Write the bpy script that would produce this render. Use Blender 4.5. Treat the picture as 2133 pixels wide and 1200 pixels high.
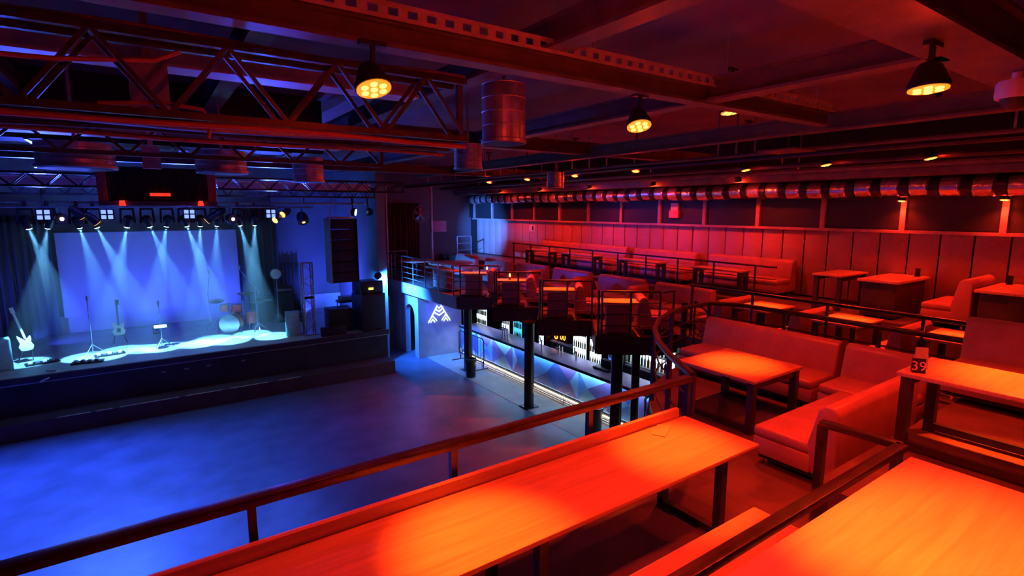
import bpy, bmesh, math, random
from math import sin, cos, pi, radians as R
from mathutils import Vector, Matrix
random.seed(7)
ORD = ['first','second','third','fourth','fifth','sixth','seventh','eighth','ninth','tenth','eleventh','twelfth']
S = bpy.context.scene
COL = S.collection
for o in list(bpy.data.objects): bpy.data.objects.remove(o)

# ------------------------------------------------------------------ camera, world, exposure
# axes: X runs along the stage front, Y runs from the balcony to the stage, Z up, dance floor at 0
EYE = Vector((0, 0, 5.5))
PITCH = math.atan(165 / 1106); AZ = R(55.6)
cam_d = bpy.data.cameras.new('camera'); cam = bpy.data.objects.new('camera', cam_d); COL.objects.link(cam)
cam_d.sensor_width = 36; cam_d.lens = 36 * 1106 / 2133; cam_d.clip_start = .05; cam_d.clip_end = 200
fw = Vector((cos(AZ) * cos(PITCH), sin(AZ) * cos(PITCH), -sin(PITCH)))
cam.location = EYE; cam.rotation_euler = fw.to_track_quat('-Z', 'Y').to_euler()
S.camera = cam
W = bpy.data.worlds.new('world'); S.world = W; W.use_nodes = True
W.node_tree.nodes['Background'].inputs[0].default_value = (.012, .006, .02, 1)
W.node_tree.nodes['Background'].inputs[1].default_value = .25
S.view_settings.view_transform = 'Standard'; S.view_settings.look = 'None'
S.view_settings.gamma = 1; S.view_settings.exposure = 0; S.view_settings.use_curve_mapping = False
RED = (1, .024, .007); REDHOT = (1, .062, .004); BLUE = (.040, .080, 1); CYAN = (.13, .50, 1)

# ------------------------------------------------------------------ materials
def nodes(name):
    m = bpy.data.materials.new(name); m.use_nodes = True
    nt = m.node_tree; return m, nt, nt.nodes['Principled BSDF']
def mat(name, col, rough=.5, metal=0., var=.12, scale=6., bump=0., spec=.5, coat=0., stretch=None):
    m, nt, b = nodes(name)
    tc = nt.nodes.new('ShaderNodeTexCoord'); n = nt.nodes.new('ShaderNodeTexNoise'); n.inputs['Scale'].default_value = scale
    n.inputs['Detail'].default_value = 4
    src = tc.outputs['Object']
    if stretch:
        mp = nt.nodes.new('ShaderNodeMapping'); mp.inputs['Scale'].default_value = stretch
        nt.links.new(src, mp.inputs[0]); src = mp.outputs[0]
    nt.links.new(src, n.inputs['Vector'])
    r = nt.nodes.new('ShaderNodeValToRGB'); e = r.color_ramp.elements
    e[0].position = .3; e[1].position = .7
    e[0].color = (*[c * (1 - var) for c in col], 1); e[1].color = (*[min(1, c * (1 + var)) for c in col], 1)
    nt.links.new(n.outputs[0], r.inputs[0]); nt.links.new(r.outputs[0], b.inputs['Base Color'])
    b.inputs['Roughness'].default_value = rough; b.inputs['Metallic'].default_value = metal
    b.inputs['Specular IOR Level'].default_value = spec; b.inputs['Coat Weight'].default_value = coat
    if bump:
        bp = nt.nodes.new('ShaderNodeBump'); bp.inputs['Strength'].default_value = bump; bp.inputs['Distance'].default_value = .02
        nt.links.new(n.outputs[0], bp.inputs['Height']); nt.links.new(bp.outputs[0], b.inputs['Normal'])
    return m
def emis(name, col, s, base=(.02, .02, .02)):
    m, nt, b = nodes(name)
    b.inputs['Base Color'].default_value = (*base, 1); b.inputs['Emission Color'].default_value = (*col, 1)
    b.inputs['Emission Strength'].default_value = s; return m
def glass(name, col=(.02, .02, .025), rough=.08):
    return mat(name, col, rough, var=.05)
M = {}
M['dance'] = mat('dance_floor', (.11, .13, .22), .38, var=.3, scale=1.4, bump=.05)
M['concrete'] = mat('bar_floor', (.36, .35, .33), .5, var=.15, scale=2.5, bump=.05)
M['balcony'] = mat('balcony_floor', (.16, .12, .11), .45, var=.25, scale=3)
M['slab'] = mat('slab_edge', (.035, .033, .036), .5)
M['ceiling'] = mat('ceiling_paint', (.15, .11, .12), .9, var=.2, scale=1.2)
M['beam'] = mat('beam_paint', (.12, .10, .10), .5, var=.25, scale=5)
M['steel'] = mat('bare_steel', (.45, .44, .46), .35, .7, var=.2, scale=9)
M['girder'] = mat('girder_paint', (.065, .055, .05), .45, .2, var=.3)
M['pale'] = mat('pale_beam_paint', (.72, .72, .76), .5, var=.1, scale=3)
M['black'] = mat('black_metal', (.022, .02, .022), .32, .3, var=.2)
M['rail'] = mat('rail_lacquer', (.045, .038, .036), .3, .25, var=.3, scale=9)
M['blackmat'] = mat('black_paint', (.018, .017, .02), .65)
M['stagewall'] = mat('stage_wall_paint', (.16, .16, .18), .8, var=.1, scale=1)
M['drape'] = mat('drape_cloth', (.07, .065, .08), .9, var=.15, scale=20)
M['screen'] = mat('screen_cloth', (.62, .62, .66), .85, var=.04, scale=1)
M['stagefloor'] = mat('stage_floor', (.40, .40, .42), .38, var=.2, scale=2)
M['stagefront'] = mat('stage_front', (.035, .033, .045), .55, var=.3, scale=1.5)
M['white'] = mat('white_paint', (.75, .75, .75), .5, var=.06)
M['grey'] = mat('grey_metal', (.32, .32, .34), .35, .5)
M['leather'] = mat('sofa_leather', (.50, .27, .25), .38, var=.12, scale=4, bump=.06)
M['panel'] = mat('wall_panel_leather', (.46, .28, .27), .45, var=.1, scale=3)
M['wood'] = mat('table_wood', (.62, .42, .30), .35, var=.17, scale=2.6, stretch=(.7, 12, 12))
M['woodx'] = mat('bench_wood', (.62, .42, .30), .35, var=.14, scale=3.2, stretch=(1.2, 9, 9))
M['dark'] = mat('dark_table_frame', (.04, .033, .033), .4, var=.2)
M['napkin'] = mat('napkin_paper', (.50, .36, .30), .8)
M['tray'] = mat('tray_steel', (.62, .56, .56), .45, .2, var=.25, scale=5)
M['pedestal'] = mat('booth_pedestal', (.42, .26, .22), .5)
M['trim'] = mat('trim_paint', (.42, .30, .28), .4)
M['pane'] = glass('dark_pane', rough=.55)
M['foil'] = mat('aluminium_foil', (.80, .80, .84), .22, .85, var=.15, scale=14, bump=.5)
M['galv'] = mat('galvanised_steel', (.55, .54, .54), .33, .75, var=.3, scale=6, bump=.25)
M['stone'] = mat('plaster', (.45, .45, .5), .75, var=.12, scale=3, bump=.1)
M['curtain'] = mat('brown_curtain', (.10, .05, .045), .9, var=.2, scale=12)
M['cable_red'] = mat('orange_cable', (.5, .16, .1), .5)
M['cable'] = mat('black_cable', (.05, .045, .05), .5)
M['redpl'] = mat('red_shell', (.55, .07, .06), .3, coat=.5)
M['chrome'] = mat('chrome', (.8, .8, .82), .15, 1.)
M['cymbal'] = mat('cymbal_bronze', (.75, .62, .35), .25, 1.)
M['barfront'] = [mat('bar_panel_%s' % n, c, .45, var=.1, scale=2) for n, c in
                 (('azure', (.09, .30, .80)), ('violet', (.20, .15, .50)), ('cobalt', (.05, .12, .50)), ('pale', (.22, .50, .85)))]
M['bartop'] = mat('bar_top', (.40, .37, .46), .3)
M['ledw'] = emis('led_warm', (1, .80, .50), 14)
M['ledc'] = emis('led_cool', (.45, .72, 1), 34)
M['fridge_w'] = emis('fridge_light_white', (.72, .88, 1), 2.6)
M['fridge_c'] = emis('fridge_light_cyan', (.06, .50, .85), 1.6)
M['fridge_b'] = emis('fridge_light_blue', (.08, .16, .85), 1.2)
M['amber'] = emis('amber_led', (1, .25, .03), 4)
M['lens_red'] = emis('red_led_glow', (1, .20, .012), 1.9)
M['mark_red'] = emis('red_marker', (1, .03, .015), 1.6)
M['led_hot'] = emis('red_led_core', (1, .62, .10), 3.2)
M['lens_cyan'] = emis('moving_head_lens', (.35, .75, 1), 40)
M['lens_blue'] = emis('blinder_cell', (.16, .25, 1), 2.2)
M['lens_warm'] = emis('tungsten_lens', (1, .72, .38), 30)
M['rim_warm'] = emis('tungsten_glow', (1, .42, .12), 2.5)
M['logo'] = emis('projected_logo_glow', (.75, .92, 1), 1.6)  # emission stands in for the logo light projected on the wall
M['exit'] = emis('exit_lamp', (1, .75, .1), 2)
M['sign_pink'] = mat('pink_sign', (.75, .25, .45), .5)
M['teal'] = mat('pale_speaker_paint', (.35, .62, .65), .5)
M['bottle'] = [glass('bottle_%s' % n, c, .12) for n, c in (('green', (.05, .22, .09)), ('clear', (.55, .58, .6)), ('amber', (.40, .17, .04)), ('dark', (.03, .03, .04)))]
M['grille'] = mat('speaker_grille', (.013, .013, .014), .7, var=.3, scale=60)

# ------------------------------------------------------------------ mesh helpers
class MB:
    def __init__(s): s.v = []; s.f = []
    def add(s, v, f):
        n = len(s.v); s.v += [tuple(p) for p in v]; s.f += [tuple(i + n for i in q) for q in f]; return s
    def box(s, x0, x1, y0, y1, z0, z1):
        return s.add([(x0,y0,z0),(x1,y0,z0),(x1,y1,z0),(x0,y1,z0),(x0,y0,z1),(x1,y0,z1),(x1,y1,z1),(x0,y1,z1)],
                     [(3,2,1,0),(4,5,6,7),(0,1,5,4),(1,2,6,5),(2,3,7,6),(3,0,4,7)])
    def prism(s, pts, z0, z1):
        n = len(pts); a = sum(pts[i][0]*pts[(i+1)%n][1]-pts[(i+1)%n][0]*pts[i][1] for i in range(n))
        if a < 0: pts = pts[::-1]
        return s.add([(x,y,z0) for x,y in pts]+[(x,y,z1) for x,y in pts],
                     [tuple(range(n))[::-1], tuple(range(n,2*n))]+[(i,(i+1)%n,n+(i+1)%n,n+i) for i in range(n)])
    def ext(s, prof, x0, x1):      # profile in (y,z) extruded along x
        n = len(prof); a = sum(prof[i][0]*prof[(i+1)%n][1]-prof[(i+1)%n][0]*prof[i][1] for i in range(n))
        if a < 0: prof = prof[::-1]
        return s.add([(x0,y,z) for y,z in prof]+[(x1,y,z) for y,z in prof],
                     [tuple(range(n))[::-1], tuple(range(n,2*n))]+[(i,(i+1)%n,n+(i+1)%n,n+i) for i in range(n)])
    def cyl(s, p, q, r, n=12, r2=None, caps=True):
        p, q = Vector(p), Vector(q); d = (q-p).normalized(); a = d.orthogonal().normalized(); b = d.cross(a)
        r2 = r if r2 is None else r2
        V = [p+(a*cos(2*pi*i/n)+b*sin(2*pi*i/n))*r for i in range(n)]+[q+(a*cos(2*pi*i/n)+b*sin(2*pi*i/n))*r2 for i in range(n)]
        F = [(i,(i+1)%n,n+(i+1)%n,n+i) for i in range(n)]
        if caps: F += [tuple(range(n))[::-1], tuple(range(n,2*n))]
        return s.add(V, F)
    def bar(s, p, q, w, h=None):   # square bar between two points
        p, q = Vector(p), Vector(q); h = h or w; d = (q-p).normalized()
        u = Vector((0,0,1)) if abs(d.z) < .95 else Vector((0,1,0))
        a = d.cross(u).normalized()*w/2; b = a.cross(d).normalized()*h/2
        V = [p-a-b,p+a-b,p+a+b,p-a+b,q-a-b,q+a-b,q+a+b,q-a+b]
        return s.add(V, [(3,2,1,0),(4,5,6,7),(0,1,5,4),(1,2,6,5),(2,3,7,6),(3,0,4,7)])
    def tube(s, pts, r, n=8):
        pts = [Vector(p) for p in pts]; rings = []; a = None
        for i, p in enumerate(pts):
            d = (pts[min(i+1,len(pts)-1)]-pts[max(i-1,0)]).normalized()
            a = d.orthogonal().normalized() if a is None else (a-d*a.dot(d)).normalized()
            b = d.cross(a); rings.append([p+(a*cos(2*pi*k/n)+b*sin(2*pi*k/n))*r for k in range(n)])
        V = [v for g in rings for v in g]; m = len(pts)
        F = [(i*n+k,i*n+(k+1)%n,(i+1)*n+(k+1)%n,(i+1)*n+k) for i in range(m-1) for k in range(n)]
        F += [tuple(range(n))[::-1], tuple(range((m-1)*n,m*n))]
        return s.add(V, F)
    def lathe(s, prof, n=20, c=(0,0,0), axis='z'):   # prof (r,h)
        V = []; m = len(prof)
        for r, h in prof:
            for k in range(n):
                x, y = r*cos(2*pi*k/n), r*sin(2*pi*k/n)
                p = {'z': (x,y,h), 'y': (x,h,-y), 'x': (h,x,y)}[axis]
                V.append((p[0]+c[0],p[1]+c[1],p[2]+c[2]))
        F = [(i*n+k,i*n+(k+1)%n,(i+1)*n+(k+1)%n,(i+1)*n+k) for i in range(m-1) for k in range(n)]
        F += [tuple(range(n))[::-1], tuple(range((m-1)*n,m*n))]
        return s.add(V, F)
    def xf(s, mtx):
        s.v = [tuple(mtx @ Vector(p)) for p in s.v]; return s
    def mesh(s, name, material, bevel=0, seg=2, smooth=True):
        me = bpy.data.meshes.new(name); me.from_pydata(s.v, [], s.f); me.update()
        if bevel:
            bm = bmesh.new(); bm.from_mesh(me)
            ed = [e for e in bm.edges if len(e.link_faces) == 2 and e.calc_face_angle(0) > .5]
            bmesh.ops.bevel(bm, geom=ed, offset=bevel, segments=seg, profile=.5, affect='EDGES', clamp_overlap=True)
            bm.to_mesh(me); bm.free()
        if smooth:
            me.polygons.foreach_set('use_smooth', [True]*len(me.polygons)); me.set_sharp_from_angle(angle=R(38))
        if material: me.materials.append(material)
        return me
    def build(s, name, material, parent=None, bevel=0, seg=2, smooth=True, loc=None, rz=0):
        o = bpy.data.objects.new(name, s.mesh(name, material, bevel, seg, smooth)); COL.objects.link(o)
        if parent: o.parent = parent
        if loc: o.location = loc
        if rz: o.rotation_euler.z = rz
        return o
def inst(name, me, parent=None, loc=(0,0,0), rot=(0,0,0), scale=None):
    o = bpy.data.objects.new(name, me); COL.objects.link(o); o.parent = parent; o.location = loc; o.rotation_euler = rot
    if scale: o.scale = scale
    return o
def tag(o, label, cat, group=None):
    o['label'] = label; o['category'] = cat
    if group: o['group'] = group
    return o
def thing(name, label, cat, loc=(0,0,0), rz=0, group=None, rot=None):
    o = bpy.data.objects.new(name, None); COL.objects.link(o); o.empty_display_size = .1
    o.location = loc; o.rotation_euler = rot or (0,0,rz); return tag(o, label, cat, group)
def struct(o, label=None):
    o['kind'] = 'structure'
    if label: o['label'] = label
    return o
def copy_tree(o, parent=None, loc=None, rz=None, label=None, rot=None):
    c = o.copy(); COL.objects.link(c); c.parent = parent
    if loc is not None: c.location = loc
    if rz is not None: c.rotation_euler = (0,0,rz)
    if rot is not None: c.rotation_euler = rot
    if label: c['label'] = label
    for ch in [x for x in bpy.data.objects if x.parent == o]: copy_tree(ch, c)
    return c
def spot(name, parent, loc, aim, col, power, angle, blend=.5, size=.05):
    d = bpy.data.lights.new(name, 'SPOT'); d.color = col; d.energy = power; d.spot_size = R(angle); d.spot_blend = blend; d.shadow_soft_size = size
    o = bpy.data.objects.new(name, d); COL.objects.link(o); o.parent = parent; o.location = loc
    o.rotation_euler = (Vector(aim)-Vector(loc)).to_track_quat('-Z', 'Y').to_euler(); return o
def text_mesh(txt, size, depth, material, name):
    cu = bpy.data.curves.new('t', 'FONT'); cu.body = txt; cu.size = size; cu.extrude = depth; cu.align_x = 'CENTER'; cu.align_y = 'CENTER'
    o = bpy.data.objects.new('t', cu); COL.objects.link(o)
    me = bpy.data.meshes.new_from_object(o.evaluated_get(bpy.context.evaluated_depsgraph_get()))
    bpy.data.objects.remove(o); me.name = name; me.materials.clear(); me.materials.append(material); return me

# ------------------------------------------------------------------ the setting
F1, F2, F3, CEIL = 2.75, 3.25, 3.4, 7.3
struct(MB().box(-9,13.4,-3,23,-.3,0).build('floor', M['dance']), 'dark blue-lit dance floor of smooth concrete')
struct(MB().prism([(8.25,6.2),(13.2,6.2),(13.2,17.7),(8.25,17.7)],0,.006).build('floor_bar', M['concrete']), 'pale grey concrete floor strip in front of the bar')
struct(MB().box(-9,13.4,-3,23,CEIL,CEIL+.2).build('ceiling', M['ceiling']), 'dark ceiling soffit')
teeth = []
for k in range(4): teeth += [(7.85,14.5-2.1*k),(8.9,13.65-2.1*k)]
curve_edge = [(8.30,5.95),(7.3,5.78),(6.5,5.46),(5.75,4.9),(5.1,4.2),(4.7,3.62),(4.5,3.38)]
poly = [(13.2,-2.9),(13.2,22.5),(7.75,22.5)] + teeth + [(9.55,7.35),(9.55,5.95)] + curve_edge + [(-6,3.38),(-6,-2.9)]
fb = struct(MB().prism(poly, F1-.30, F1).build('floor_balcony', M['balcony']), 'saw-toothed balcony floor over the bar')
# dark fascia boards along each tooth of the balcony edge
edge = [(7.75,22.5)] + teeth + [(9.4,7.35)]
for a, b in zip(edge[:-1], edge[1:]):
    d = Vector((b[0]-a[0], b[1]-a[1], 0)).normalized(); nrm = Vector((d.y, -d.x, 0))*.0
    pale = abs(a[1]-22.5) < .1
    p = Vector((*a, F1-.17)); q = Vector((*b, F1-.17)); off = Vector((-d.y, d.x, 0))*-.022
    MB().bar(p+off, q+off, .04, .40).build('fascia_board', M['stone'] if pale else M['slab'], fb)
MB().tube([(x,y,F1-.2) for x,y in [(9.4,5.95)]+curve_edge+[(-6,3.38)]], .06).build('edge_beam', M['slab'], fb)
struct(MB().prism([(4.4,-2.9),(8.56,-2.9),(8.56,2.0),(4.4,2.0),(4.4,1.5),(-6,1.5),(-6,-2.9)][:], F1, F2).build('floor_platform', M['balcony']), 'raised seating platform one step above the balcony floor')
struct(MB().box(11.3,13.2,-2.9,22.5,F1,F3).build('floor_gallery', M['balcony']), 'raised wall-side seating gallery floor')
# walls
wr = struct(MB().box(13.05,13.35,-2.9,23,0,CEIL).build('wall_right', M['blackmat']), 'long side wall with upright padded panels')
pm = MB().box(-.03,.03,-.252,.252,0,1.62).mesh('wall_panel', M['panel'], .014, 2)
y = 1.0
while y < 22.0:
    inst('wall_panel', pm, wr, (13.02, y, F3+.04)); y += .53
wf = struct(MB().box(6.9,13.4,22.6,22.9,0,CEIL).build('wall_far', M['stagewall']), 'dark far wall at the balcony end')
ws = struct(MB().box(-9,6.9,22.7,23,0,CEIL).build('wall_stage', M['stagewall']), 'dark wall behind the stage')
struct(MB().box(6.6,6.9,17.9,22.6,0,CEIL).build('wall_stage_side', M['stagewall']), 'wall at the side of the stage')
struct(MB().box(-9.2,-9,-3,23,0,CEIL).build('wall_left', M['stagewall']), 'dark left wall')
struct(MB().box(-9,13.4,-3.2,-3,0,CEIL).build('wall_back', M['blackmat']), 'dark wall behind the seating')
struct(MB().box(12.6,13.05,6.2,17.7,0,F1-.3).build('wall_bar', M['blackmat']), 'dark wall behind the bar')
# window band above the panels
wn = struct(MB().box(12.98,13.06,.8,22,5.04,5.80).build('window_1', M['pane']), 'row of dark panes above the padded wall')
for k in range(13):
    yy = 2.98+1.59*k
    lo, hi = (5.06, 5.78)
    MB().box(12.90,12.98,yy-.05,yy+.05,lo,hi).build('mullion', M['trim'], wn)
    MB().box(12.965,12.985,yy+.06,yy+1.53,lo+.03,hi-.03).build('pane', M['pane'], wn)
MB().box(12.88,13.0,.8,22.2,5.0,5.06).build('sill', M['trim'], wn)
MB().box(12.90,13.0,.8,22.2,5.78,5.83).build('head_rail', M['trim'], wn)
# logo wall and arch wall beneath the far end of the balcony
wl = struct(MB().box(8.15,9.75,17.7,17.95,0,F1-.32).build('wall_logo', M['stone']), 'plaster wall showing the projected white chevron logo')
aw = MB()
def arch(mb, y0, y1, cy, w, h):
    # wall slab x 7.95..8.15 between y0 and y1 with an arched opening
    n = 10; r = w/2
    pts = [(y0,0),(cy-r,0),(cy-r,h-r)]+[(cy-r*cos(pi*i/n), h-r+r*sin(pi*i/n)) for i in range(1,n)]+[(cy+r,h-r),(cy+r,0),(y1,0),(y1,F1-.32),(y0,F1-.32)]
    mb.ext(pts, 7.95, 8.15)
arch(aw, 17.7, 19.5, 18.45, .85, 1.95); arch(aw, 19.5, 21.3, 20.6, .95, 2.0)
struct(aw.build('wall_arch', M['stone'], smooth=False), 'blue-lit plaster wall with arched openings')
for yy in (19.35, 19.62): MB().box(7.88,7.96,yy-.06,yy+.06,0,F1-.32).build('pilaster', M['stone'], bpy.data.objects['wall_arch'])
# ------------------------------------------------------------------ stage
SZ = 1.4
st = struct(MB().box(-9,6.6,17.3,22.7,0,SZ-.06).build('floor_stage', M['stagefront']), 'raised stage with dark front')
MB().box(-9,6.55,17.22,22.7,SZ-.06,SZ).build('stage_deck', M['stagefloor'], st)
MB().box(-9,6.55,17.20,17.225,SZ-.20,SZ-.16).build('edge_strip', M['steel'], st)
MB().box(-9,6.6,17.14,17.20,SZ-.16,SZ-.005).build('nosing', M['stagefront'], st)
sp = struct(MB().box(-9,6.55,16.55,17.3,0,.42).build('floor_step', mat('pit_step', (.09,.05,.055), .6, var=.2, scale=2)), 'dark low step along the stage front')
for x0, x1 in ((-2.2,-1.55),(-1.45,-1.1),(-.95,.35),(.5,1.4),(1.6,2.6),(2.9,3.5)):
    MB().box(x0,x1,16.56,16.60,.42,.428).build('tape_strip', M['white'], sp)
for x0 in (.0,.55,1.1,2.0): MB().box(x0,x0+.12,17.19,17.21,1.0,1.04).build('cover_plate', M['grey'], st)
struct(MB().box(-9,6.6,22.60,22.69,SZ,1.98).build('wall_stage_dado', M['screen']), 'pale low panel under the projection screen')
sc = thing('projection_screen', 'large pale projection screen hung behind the stage', 'screen', (.15,22.45,1.95))
MB().box(-2.62,2.62,-.01,.01,0,2.78).build('screen_cloth', M['screen'], sc)
MB().cyl((-2.66,0,2.8),(2.66,0,2.8),.03).build('screen_roller', M['black'], sc)
for sx in (-2.4,2.4): MB().bar((sx,0,2.8),(sx,.245,2.8),.03).build('wall_bracket', M['black'], sc)
def drape(name, label, x0, x1, y, z0, z1, m='drape', amp=.07, folds=12, dirv=(1,0)):
    n = folds*6; V = []; F = []
    for i in range(n+1):
        t = i/n; o = amp*sin(t*folds*2*pi)+amp*.4*sin(t*folds*3.1*pi+1)
        px, py = (x0+(x1-x0)*t, y+o)
        V += [(px,py,z0),(px,py,z1)]
    F = [(2*i,2*i+2,2*i+3,2*i+1) for i in range(n)]
    mb = MB().add(V, F); me = mb.mesh(name, M[m]); o = bpy.data.objects.new(name, me); COL.objects.link(o)
    md = o.modifiers.new('thick', 'SOLIDIFY'); md.thickness = .02
    return tag(o, label, 'curtain')
drape('stage_drape', 'dark stage drape hanging beside the screen at the amplifier side', -4.9, -2.55, 22.2, 1.42, 5.3)
drape('stage_drape', 'dark stage drape hanging between the screen and the loudspeaker side', 2.85, 4.15, 22.2, 1.42, 5.6, folds=8)
drape('stage_drape', 'narrow dark drape behind the guitar amplifiers', 4.2, 4.9, 22.3, 1.42, 3.4, folds=5)
drape('wall_curtain', 'dark brown curtain on the far balcony wall', 8.15, 10.2, 22.35, F1+.02, 5.75, 'curtain', .05, 14)
# ------------------------------------------------------------------ ceiling beams
def beam(name, p, q, w, h, label, m='beam', flange=.0):
    o = thing(name, label, 'beam', (0,0,0))
    MB().bar(p, q, w, h).build('web', M[m], o)
    if flange:
        for s in (-1, 1):
            dz = Vector((0,0,s*h/2)); MB().bar(Vector(p)+dz, Vector(q)+dz, flange, .03).build('flange', M[m], o)
    return o
def beamA(y, z, x0, x1, label, w=.06, h=.22, fl=.22, m='beam'): return beam('ceiling_beam', (x0,y,z+h/2), (x1,y,z+h/2), w, h, label, m, fl)
def beamB(x, z, y0, y1, label, w=.06, h=.2, fl=.2, m='beam'): return beam('ceiling_beam', (x,y0,z+h/2), (x,y1,z+h/2), w, h, label, m, fl)
beamA(3.68, 6.60, -2, 7.55, 'long steel ceiling beam with perforated edge carrying two red lamps', h=.15, fl=.16)
beamA(1.5, 6.62, 1.5, 12.9, 'wide ceiling beam over the platform carrying a red lamp', w=.3, h=.3, fl=.42)
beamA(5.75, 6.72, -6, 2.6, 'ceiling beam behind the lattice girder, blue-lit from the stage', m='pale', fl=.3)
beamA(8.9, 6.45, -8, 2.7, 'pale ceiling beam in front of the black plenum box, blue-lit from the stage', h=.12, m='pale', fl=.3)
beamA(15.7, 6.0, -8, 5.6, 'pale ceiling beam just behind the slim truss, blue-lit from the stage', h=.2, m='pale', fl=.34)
bx = thing('plenum_box', 'deep black ventilation plenum box hung across the ceiling', 'duct', (0,9.6,6.4))
MB().box(-8,2.55,-.3,.3,0,.86).build('casing', M['blackmat'], bx)
for k in range(7): MB().box(-7.6+k*1.6,-7.56+k*1.6,-.32,.32,-.02,.87).build('joint_flange', M['black'], bx)
beamA(8.5, 6.62, 2.9, 13, 'ceiling beam crossing over the dance floor and mid balcony')
beamA(14.2, 6.5, -8, 13, 'ceiling beam over the far part of the dance floor')
beamB(2.85, 6.78, 1.6, 16.5, 'cross beam at the end of the lattice girder')
beamB(5.0, 6.62, 1.6, 16.5, 'cross beam passing above the middle red lamp')
beamB(7.7, 6.55, -2, 17, 'cross beam at the end of the perforated beam')
beamB(-1.2, 6.9, 4, 9.26, 'short cross beam before the plenum box on the curtain side')
beamB(-1.2, 6.9, 9.94, 17, 'short cross beam between plenum box and stage on the curtain side')
beamB(.9, 6.9, 4, 9.26, 'short cross beam before the plenum box at its middle')
beamB(.9, 6.9, 9.94, 17, 'short cross beam between plenum box and stage at its middle')
beamB(12.1, 6.12, .5, 22, 'soffit beam above the foil duct', w=.5, h=.25, fl=0)
# perforated cable tray on the long beam
ct = thing('cable_tray', 'perforated steel cable tray along the long ceiling beam', 'cable tray', (0,3.54,6.74))
MB().box(-2,7.5,-.012,.0,.075,.10).build('top_strip', M['tray'], ct); MB().box(-2,7.5,-.012,.06,.10,.108).build('top_lip', M['tray'], ct); MB().box(-2,7.5,-.012,.0,0,.025).build('bottom_strip', M['tray'], ct)
rung = MB().box(0,.07,-.012,0,.025,.075).mesh('web_tooth', M['tray'])
for i in range(68): inst('web_tooth', rung, ct, (-2+i*.14,0,0))
hm = MB().cyl((0,.04,.1),(0,.04,.56),.01,6).mesh('hanger_rod', M['tray'])
for i in range(5): inst('hanger_rod', hm, ct, (-.5+i*1.9,0,0))
# pipes along the balcony ceiling
for i, (x, z, r, l) in enumerate(((8.6,6.42,.03,'thin conduit pipe next to the cross beam end'),(9.15,6.40,.045,'steel pipe second from the cross beam end'),(9.75,6.46,.03,'thin steel pipe over the booth row'),(10.75,6.36,.05,'thick sprinkler pipe over the gallery rail'),(11.4,6.28,.045,'water pipe in front of the soffit beam'))):
    p = thing('ceiling_pipe', l, 'pipe', (x,0,z))
    MB().tube([(.05*sin(y*1.3),y,0) for y in [.3+.7*j for j in range(31)]], r, 8).build('pipe_run', M['rail'] if i%2 else M['beam'], p)
    for j in range(5): MB().bar((0,2+4*j,r),(0,2+4*j,CEIL-z),.025).build('clamp', M['steel'], p)
# foil duct with black bands
du = thing('foil_duct', 'long flexible aluminium foil duct with black bands above the window band', 'duct', (12.55,0,5.92))
sl = MB().lathe([(.17,0),(.19,.03),(.182,.09),(.192,.16),(.182,.24),(.19,.3),(.17,.33)], 14, axis='y').mesh('foil_sleeve', M['foil'])
bd = MB().lathe([(.16,0),(.196,.01),(.196,.15),(.16,.16)], 14, axis='y').mesh('band', M['black'])
for i in range(43):
    y = .6+i*.49
    inst('foil_sleeve', sl, du, (0,y,.02*sin(i))); inst('band', bd, du, (0,y+.33,.0))
for i in range(10): MB().bar((0,1.5+2.1*i,.15),(0,1.5+2.1*i,.6),.03).build('strap', M['black'], du)
# lattice girders
def girder(name, label, y, z0, z1, x0, x1, step, wc, ww, m='beam', depth=0, col=None):
    g = thing(name, label, 'truss', (0,y,0))
    ys = [0] if not depth else [-depth/2, depth/2]
    for yy in ys:
        for z in (z0, z1): MB().bar((x0,yy,z),(x1,yy,z),wc).build('bottom_chord' if z == z0 else 'top_chord', M[m], g)
        n = int((x1-x0)/step); L = (step**2+(z1-z0)**2)**.5
        for i in range(n):
            a = (x0+i*step,yy,z0 if i%2 else z1); b = (x0+(i+1)*step,yy,z1 if i%2 else z0)
            MB().bar(a,b,ww).build('web_bar', M[m], g)
    if depth:
        for i in range(0,int((x1-x0)/step)+1,2): MB().bar((x0+i*step,-depth/2,z1),(x0+i*step,depth/2,z1),ww).build('cross_bar', M[m], g)
    MB().bar((x1,0,z0),(x1,0,z1),wc).build('end_post', M[m], g)
    return g
girder('lattice_girder', 'deep dark lattice girder with wide W-shaped webs spanning the ceiling', 4.7, 6.16, 6.68, -3.4, 2.6, .40, .05, .03, 'girder', .26)
girder('lattice_girder', 'second dark lattice girder over the middle of the dance floor', 7.6, 6.12, 6.42, -5.2, 2.9, .3, .05, .03, 'girder')
girder('lighting_truss', 'black box lighting truss carrying the stage lamps', 17.0, 5.86, 6.14, -7.5, 6.2, .22, .045, .022, 'black', .28)
girder('lighting_truss', 'slim black truss crossing in front of the stage lamps', 13.2, 5.92, 6.16, -7, 5.6, .24, .04, .02, 'black', .22)
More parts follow.
